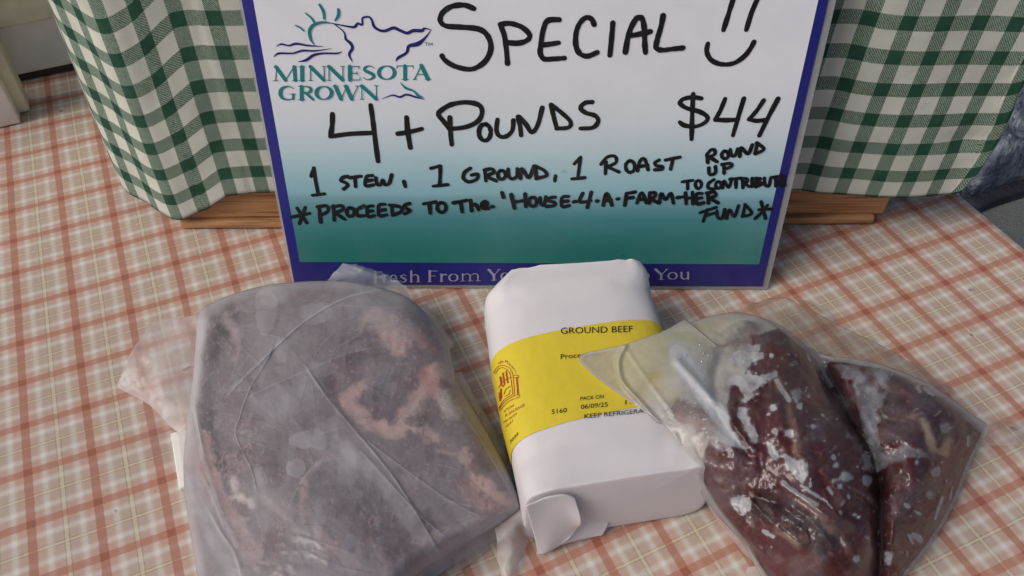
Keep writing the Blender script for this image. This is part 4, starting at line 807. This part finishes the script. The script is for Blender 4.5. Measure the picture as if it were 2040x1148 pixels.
def z3f(Q, ZB, O_):
    d = dist_poly(Q, np.vstack([O_, O_[:1]])); e = np.sqrt(np.clip(1-(1-np.clip(d/34, 0, 1))**2, 0, 1))
    z = ZB+(T3(Q)-ZB)*e; dv = dist_poly(Q, val3); z = z-.011*np.exp(-(dv/15)**2)*e
    mm = smooth(1330, 1480, Q[:, 0])
    z = z+.0055*(fbm(Q[:, 0]*.013, Q[:, 1]*.013, 111, 3)-.5)*e*mm+.0022*(fbm(Q[:, 0]*.04, Q[:, 1]*.04, 115, 3)-.5)*e*mm
    for P_, h, wd in rid3:
        z = z+.0009*h*np.exp(-(dist_poly(Q, catmull(P_, 5))/wd)**2)
    return np.maximum(z, .002), d, dv
def paint3(Q):
    C = np.tile((.085, .016, .019), (len(Q), 1)); n = fbm(Q[:, 0]*.02, Q[:, 1]*.02, 120, 5)
    C = C*(.45+1.1*n)[:, None]*np.array([.82, .58, .62])
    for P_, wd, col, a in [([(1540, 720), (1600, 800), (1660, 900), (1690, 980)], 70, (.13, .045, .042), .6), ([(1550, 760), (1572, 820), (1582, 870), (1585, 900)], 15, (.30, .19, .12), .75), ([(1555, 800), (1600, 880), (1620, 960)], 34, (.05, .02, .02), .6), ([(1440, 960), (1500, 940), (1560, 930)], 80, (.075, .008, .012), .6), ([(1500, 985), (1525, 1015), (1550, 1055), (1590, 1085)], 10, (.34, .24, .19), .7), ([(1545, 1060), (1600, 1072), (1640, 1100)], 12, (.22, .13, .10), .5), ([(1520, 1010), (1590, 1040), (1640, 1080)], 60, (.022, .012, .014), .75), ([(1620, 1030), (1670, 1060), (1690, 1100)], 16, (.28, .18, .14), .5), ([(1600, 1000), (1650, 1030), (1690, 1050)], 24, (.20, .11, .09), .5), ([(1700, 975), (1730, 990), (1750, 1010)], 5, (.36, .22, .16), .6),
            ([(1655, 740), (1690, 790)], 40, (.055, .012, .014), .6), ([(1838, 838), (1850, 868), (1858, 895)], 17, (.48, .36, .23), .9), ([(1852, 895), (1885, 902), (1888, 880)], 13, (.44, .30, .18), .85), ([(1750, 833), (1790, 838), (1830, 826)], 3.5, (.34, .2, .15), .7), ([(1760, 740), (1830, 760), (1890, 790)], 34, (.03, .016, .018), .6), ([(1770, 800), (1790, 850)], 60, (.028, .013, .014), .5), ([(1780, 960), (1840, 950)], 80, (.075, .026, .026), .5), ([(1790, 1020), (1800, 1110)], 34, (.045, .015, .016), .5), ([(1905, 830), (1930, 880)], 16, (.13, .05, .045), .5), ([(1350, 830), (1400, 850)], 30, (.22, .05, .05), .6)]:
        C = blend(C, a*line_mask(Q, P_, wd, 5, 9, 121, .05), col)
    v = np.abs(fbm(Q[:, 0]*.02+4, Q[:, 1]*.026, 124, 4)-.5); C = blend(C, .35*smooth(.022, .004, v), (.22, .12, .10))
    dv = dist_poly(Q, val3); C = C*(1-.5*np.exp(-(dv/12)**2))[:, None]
    return C
fleshm = mat_attr('raw_beef_flesh', .4, .3, 70, .0006, mott=.3)
cL = [(1330, 850), (1345, 800), (1400, 740), (1420, 680), (1470, 640), (1530, 645), (1580, 668), (1620, 705), (1650, 765), (1692, 838), (1730, 905), (1748, 965), (1750, 1040), (1748, 1110), (1742, 1200), (1680, 1245), (1600, 1215), (1535, 1150), (1485, 1080), (1430, 1020), (1390, 960), (1355, 900)]
cR = [(1640, 712), (1700, 722), (1770, 738), (1840, 768), (1895, 802), (1935, 835), (1955, 860), (1925, 925), (1898, 995), (1850, 1078), (1802, 1140), (1762, 1205), (1750, 1190), (1752, 1110), (1754, 1040), (1752, 970), (1737, 905), (1700, 835), (1662, 768)]
O3full = resample(catmull(np.array(out3, float), 5, True), 900)
for nm, pl, cen, lab_ in (('meat_chunk', cL, (1570, 930), 'large dark red chunk of beef'), ('meat_chunk', cR, (1815, 910), 'smaller dark chunk with a cream fat streak')):
    Np, Kp = 420, 100; Q, T, ZB, Fs, O_ = pillow(pl, Np, Kp, cen)
    zz, _, _ = z3f(Q, np.interp(np.arange(len(Q)), [0, 1], [.01, .01]), O3full)
    jz = [int(np.argmin(np.hypot(O3full[:, 0]-x, O3full[:, 1]-y))) for x, y in O_[:, :2]]
    tuck = smooth(.93, 1., T)*.003
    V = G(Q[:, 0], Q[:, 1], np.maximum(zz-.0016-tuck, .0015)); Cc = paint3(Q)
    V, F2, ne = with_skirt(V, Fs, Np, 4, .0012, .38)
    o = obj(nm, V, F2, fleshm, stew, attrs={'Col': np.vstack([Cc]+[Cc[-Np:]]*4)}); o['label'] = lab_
N3, K3 = 760, 190
Q, T, ZB, Fs, O_ = pillow(out3, N3, K3, (1590, 900), .9)
z, d, dv = z3f(Q, ZB, O_)
fr = .03+.09*smooth(.5, .75, fbm(Q[:, 0]*.015, Q[:, 1]*.015, 130, 4))
tint = np.tile((.56, .58, .63), (len(Q), 1))
cloud = poly_mask(Q, [(1150, 690), (1300, 655), (1420, 620), (1520, 630), (1545, 655), (1500, 672), (1505, 720), (1480, 750), (1455, 770), (1450, 810), (1460, 860), (1492, 905), (1455, 885), (1415, 880), (1408, 920), (1390, 945), (1385, 1000), (1340, 930), (1300, 860), (1180, 780)], 5, 10, 131, .04)
cl_v = .60+.40*(fbm(Q[:, 0]*.02, Q[:, 1]*.02, 132, 4)-.5)*1.6
fr = np.maximum(fr, cloud*cl_v)
tint = blend(tint, cloud*.9, (.66, .645, .60)); yel = cloud*poly_mask(Q, [(1150, 680), (1440, 610), (1450, 660), (1330, 720), (1260, 800), (1150, 740)], 40); tint = blend(tint, yel*.75, (.66, .64, .42))
blu = cloud*line_mask(Q, [(1350, 700), (1400, 780), (1450, 850), (1490, 900)], 46, 12); tint = blend(tint, blu*.8, (.60, .64, .70)); fr = np.maximum(fr, blu*.82)
fr = fr-.30*cloud*line_mask(Q, [(1345, 820), (1385, 830), (1410, 850)], 46, 10, 12, 133); fr = fr-.28*cloud*poly_mask(Q, [(1440, 690), (1490, 640), (1520, 650), (1500, 690)], 8, 6)
fr = fr-.20*cloud*poly_mask(Q, [(1150, 700), (1240, 690), (1225, 730), (1250, 780), (1180, 770)], 6)
q8 = lambda x, y: (1340+x/2.096, 600+y/2.096); q1 = lambda x, y: (1130+x/1.953, 560+y/1.953)
white = np.zeros(len(Q))
for P_, wob in [([(250, 300), (300, 290), (345, 300), (400, 296), (436, 308), (400, 345), (352, 370), (330, 410), (305, 430), (282, 418), (285, 370), (250, 340)], 6), ([(275, 455), (310, 460), (350, 570), (340, 590), (300, 530)], 5), ([(460, 640), (500, 650), (555, 670), (568, 710), (540, 770), (500, 720), (470, 690)], 4), ([(240, 840), (280, 815), (318, 835), (312, 880), (275, 878)], 6), ([(390, 590), (415, 590), (437, 640), (430, 660), (405, 640)], 3), ([(795, 645), (828, 640), (836, 690), (800, 700)], 5), ([(715, 720), (745, 712), (752, 745), (700, 752), (670, 758), (672, 742)], 5), ([(890, 1050), (915, 1045), (918, 1085), (895, 1098)], 4), ([(500, 380), (540, 360), (556, 385), (520, 412)], 8), ([(240, 225), (300, 200), (365, 185), (362, 230), (310, 262), (270, 280)], 8), ([(165, 555), (215, 550), (230, 570), (330, 600), (335, 628), (250, 615), (170, 625)], 5)]:
    white = np.maximum(white, poly_mask(Q, catmull([q8(*p) for p in P_], 4, True), 4.2, wob/2.096*4.4, 140+len(P_), .075)*(.35+1.1*fbm(Q[:, 0]*.06, Q[:, 1]*.06, 149, 4))*(.4 if P_[0] in ((500, 380), (165, 555)) else .66))
for P_, wd in [([(435, 330), (455, 370), (485, 412)], 20), ([(540, 770), (580, 800), (640, 835), (665, 862)], 12), ([(462, 758), (500, 790), (540, 815), (600, 850)], 18), ([(700, 990), (718, 1020)], 12), ([(575, 742), (576, 775)], 10), ([(650, 780), (665, 805)], 11), ([(560, 215), (575, 248)], 13), ([(612, 285), (628, 325)], 6), ([(380, 960), (420, 985)], 16)]:
    white = np.maximum(white, .6*line_mask(Q, [q8(*p) for p in P_], wd/2.096, 2, 3, 151, .12))
for P_, wd in [([(1393, 418), (1425, 440)], 20), ([(1365, 410), (1372, 428)], 18), ([(1560, 610), (1558, 640)], 14), ([(1330, 990), (1345, 1020)], 12), ([(1350, 990), (1372, 1005)], 26), ([(1245, 1065), (1252, 1095)], 22), ([(1318, 870), (1328, 880)], 16), ([(1352, 895), (1375, 908)], 12), ([(1462, 840), (1450, 870), (1430, 930)], 10), ([(1500, 800), (1490, 850)], 8)]:
    white = np.maximum(white, .6*line_mask(Q, [q1(*p) for p in P_], wd/1.953, 2, 3, 153, .12))
for x, y, r, a in [(1573, 864, 10, .8), (1541, 813, 7, .8), (1594, 809, 7, .85), (1537, 708, 4, .9), (1727, 957, 10, .85), (1666, 927, 5, .9), (1674, 969, 5, .8), (1707, 1115, 7, .6), (1883, 853, 11, .45), (1865, 940, 10, .5), (1854, 985, 8, .4), (1826, 922, 5, .5), (1544, 859, 5, .6), (1840, 760, 5, .6), (1620, 850, 4, .7), (1661, 912, 5, .8), (1675, 968, 4, .8), (1612, 790, 4, .6)]:
    white = np.maximum(white, a*.85*smooth(r+3, r-3, np.hypot(Q[:, 0]-x, Q[:, 1]-y)+9*(fbm(Q[:, 0]*.1, Q[:, 1]*.1, 155)-.5)))
rs = np.random.default_rng(5)
for _ in range(60):
    i = rs.integers(0, len(Q)); x, y = Q[i]
    if x < 1490: continue
    r = rs.uniform(1.2, 3.6); an = rs.uniform(0, 3.14); st = rs.uniform(1, 2.2); dx, dy = Q[:, 0]-x, Q[:, 1]-y
    white = np.maximum(white, rs.uniform(.25, .7)*smooth(r+2.2, r-1.6, np.hypot((dx*math.cos(an)+dy*math.sin(an))/st, -dx*math.sin(an)+dy*math.cos(an))))
spk = smooth(.74, .8, fbm(Q[:, 0]*.14, Q[:, 1]*.14, 157, 3))*smooth(1600, 1640, Q[:, 0]+.5*(900-Q[:, 1])); white = np.maximum(white, .35*spk)
white *= smooth(-2, 6, d)
fr = np.maximum(fr, white); tint = blend(tint, (white > .3)*.9, (.66, .68, .71))
gry = poly_mask(Q, [q1(*p) for p in [(990, 310), (1060, 330), (1130, 340), (1200, 330), (1300, 350), (1250, 400), (1230, 470), (1210, 560), (1220, 640), (1250, 650), (1320, 640), (1420, 670), (1420, 690), (1330, 690), (1240, 720), (1205, 740), (1190, 640), (1140, 520), (1100, 400), (1060, 350)]], 5, 14, 161, .05)
fr = np.maximum(fr, gry*np.clip(-.12+.95*fbm(Q[:, 0]*.045, Q[:, 1]*.045, 162, 6), 0, .6)); tint = blend(tint, gry*.7, (.40, .44, .50))
rimw = smooth(13, 3, d)*(1-.5*smooth(1750, 1800, Q[:, 0])); fr = np.maximum(fr, rimw*.55); tint = blend(tint, rimw*.6, (.68, .64, .63))
topr = line_mask(Q, [(1700, 712), (1780, 730), (1860, 768), (1920, 812), (1962, 850)], 24, 8, 5, 165); fr = np.maximum(fr, topr*.6); tint = blend(tint, topr*.7, (.58, .60, .63))
lobe = line_mask(Q, [(1530, 640), (1585, 668), (1625, 712), (1655, 768)], 9, 4, 3, 166); fr = np.maximum(fr, lobe*.5)
fr = np.clip(fr, .02, .95)
V = G(Q[:, 0], Q[:, 1], z); V, F2, ne = with_skirt(V, Fs, N3, 4, .0008, .30)
# where the bag lies on the package its rim does not reach the table
rimz = np.tile(ZB[-N3:], 4); px_ = np.tile(Q[-N3:, 0], 4); k = len(Q); up = (px_ < 1360)&(np.tile(Q[-N3:, 1], 4) > 560)
V[k:][up, 2] = np.maximum(V[k:][up, 2], .0472)
fr = np.r_[fr, np.tile(np.minimum(fr[-N3:], .4), 4)]; tint = np.vstack([tint]+[tint[-N3:]]*4)
obj('vacuum_film', V, F2, mat_film('wet_film', gl=.62, rough=.13, wr=85, bd=.0011), stew, attrs={'frost': fr, 'tint': tint})
pe = (.60, .50, .40)
sheet('film_flap', [[(1462, 628, .036), (1530, 645, .035), (1600, 690, .030), (1680, 716, .025), (1780, 736, .025), (1880, 786, .02)], [(1480, 612, .032, .15), (1550, 620, .024), (1620, 655, .022), (1700, 690, .018), (1790, 724, .018), (1890, 782, .016)], [(1500, 604, .028, .2), (1565, 599, .020, .1), (1640, 632, .014), (1715, 672, .010), (1800, 716, .010), (1896, 780, .010)], [(1510, 604, .016), (1575, 600, .008), (1650, 636, .006), (1722, 676, .004), (1805, 716, .003), (1900, 780, .004)]], clear, stew, 8, 0, .003, seed=15, frost=.36, tint=pe)
sheet('film_flap', [[(1575, 602, .010), (1605, 600, .006), (1640, 628, .006)], [(1590, 598, .004), (1625, 612, .003), (1660, 640, .003)], [(1600, 596, .002), (1640, 612, .002), (1668, 636, .002)]], clear, stew, 8, 0, .001, seed=16, frost=.16, tint=(.66, .56, .5))
sheet('film_flap', [[(1945, 832, .012, .1), (1955, 858, .010, .2), (1945, 888, .007, .1)], [(1985, 838, .008), (1990, 862, .010, .1), (1985, 890, .004, .15)], [(2030, 835, .004), (2035, 862, .006), (2030, 888, .003, .1)], [(2085, 830, .003), (2085, 860, .004), (2080, 885, .003)]], clear, stew, 8, 0, .0025, seed=17, frost=.26, tint=(.66, .60, .52))
sheet('film_flap', [[(1395, 960, .026, .2), (1440, 1032, .014, .2), (1482, 1082, .010, .2), (1528, 1118, .010, .3), (1545, 1130, .012, .3)], [(1392, 972, .014, .1), (1432, 1040, .008, .1), (1475, 1092, .006), (1515, 1120, .005, .1), (1538, 1138, .008, .2)], [(1398, 985, .006, .2), (1436, 1050, .004, .2), (1478, 1100, .003, .1), (1508, 1122, .003, .2), (1534, 1130, .004, .3)]], clear, stew, 8, 0, .0006, seed=18, frost=.35, tint=(.70, .64, .63))
sheet('film_flap', [[(1545, 1125, .016, .3), (1560, 1150, .014, .2), (1580, 1190, .012)], [(1535, 1135, .010, .2), (1530, 1160, .008), (1540, 1200, .006)], [(1512, 1128, .006, .3), (1500, 1150, .004), (1510, 1195, .003)], [(1490, 1130, .004, .2), (1484, 1150, .003), (1490, 1190, .003)]], clear, stew, 8, 0, .001, seed=19, frost=.42, tint=(.66, .62, .61))
# droplets of condensation inside the cloudy part
dv_, df_ = [], []
import bmesh
bm = bmesh.new(); bmesh.ops.create_icosphere(bm, subdivisions=1, radius=1); bm.verts.index_update(); sv = np.array([v.co for v in bm.verts]); sf = [[v.index for v in f.verts] for f in bm.faces]; bm.free()
parts = []
cand = np.where((cloud > .5)&(Q[:, 0] > 1335)&(np.abs(Q[:, 0]-1385-(Q[:, 1]-740)*.35) < 50)&(d > 30))[0]
for i in rs.choice(cand, 90, replace=False):
    r = rs.uniform(.0003, .0009); parts.append((G(Q[i, 0], Q[i, 1], z[i])+sv*np.array([r, r, r*.6]), sf))
m, t, out = mat('water_bead'); g = N(t, 'BsdfGlossy', i_Roughness=.03); tr = N(t, 'BsdfTransparent'); ms = N(t, 'MixShader', n0=.3); t.links.new(tr.outputs[0], ms.inputs[1]); t.links.new(g.outputs[0], ms.inputs[2]); t.links.new(ms.outputs[0], out.inputs[0])
o = obj('condensation', *join(parts), m, stew); o['kind'] = 'stuff'
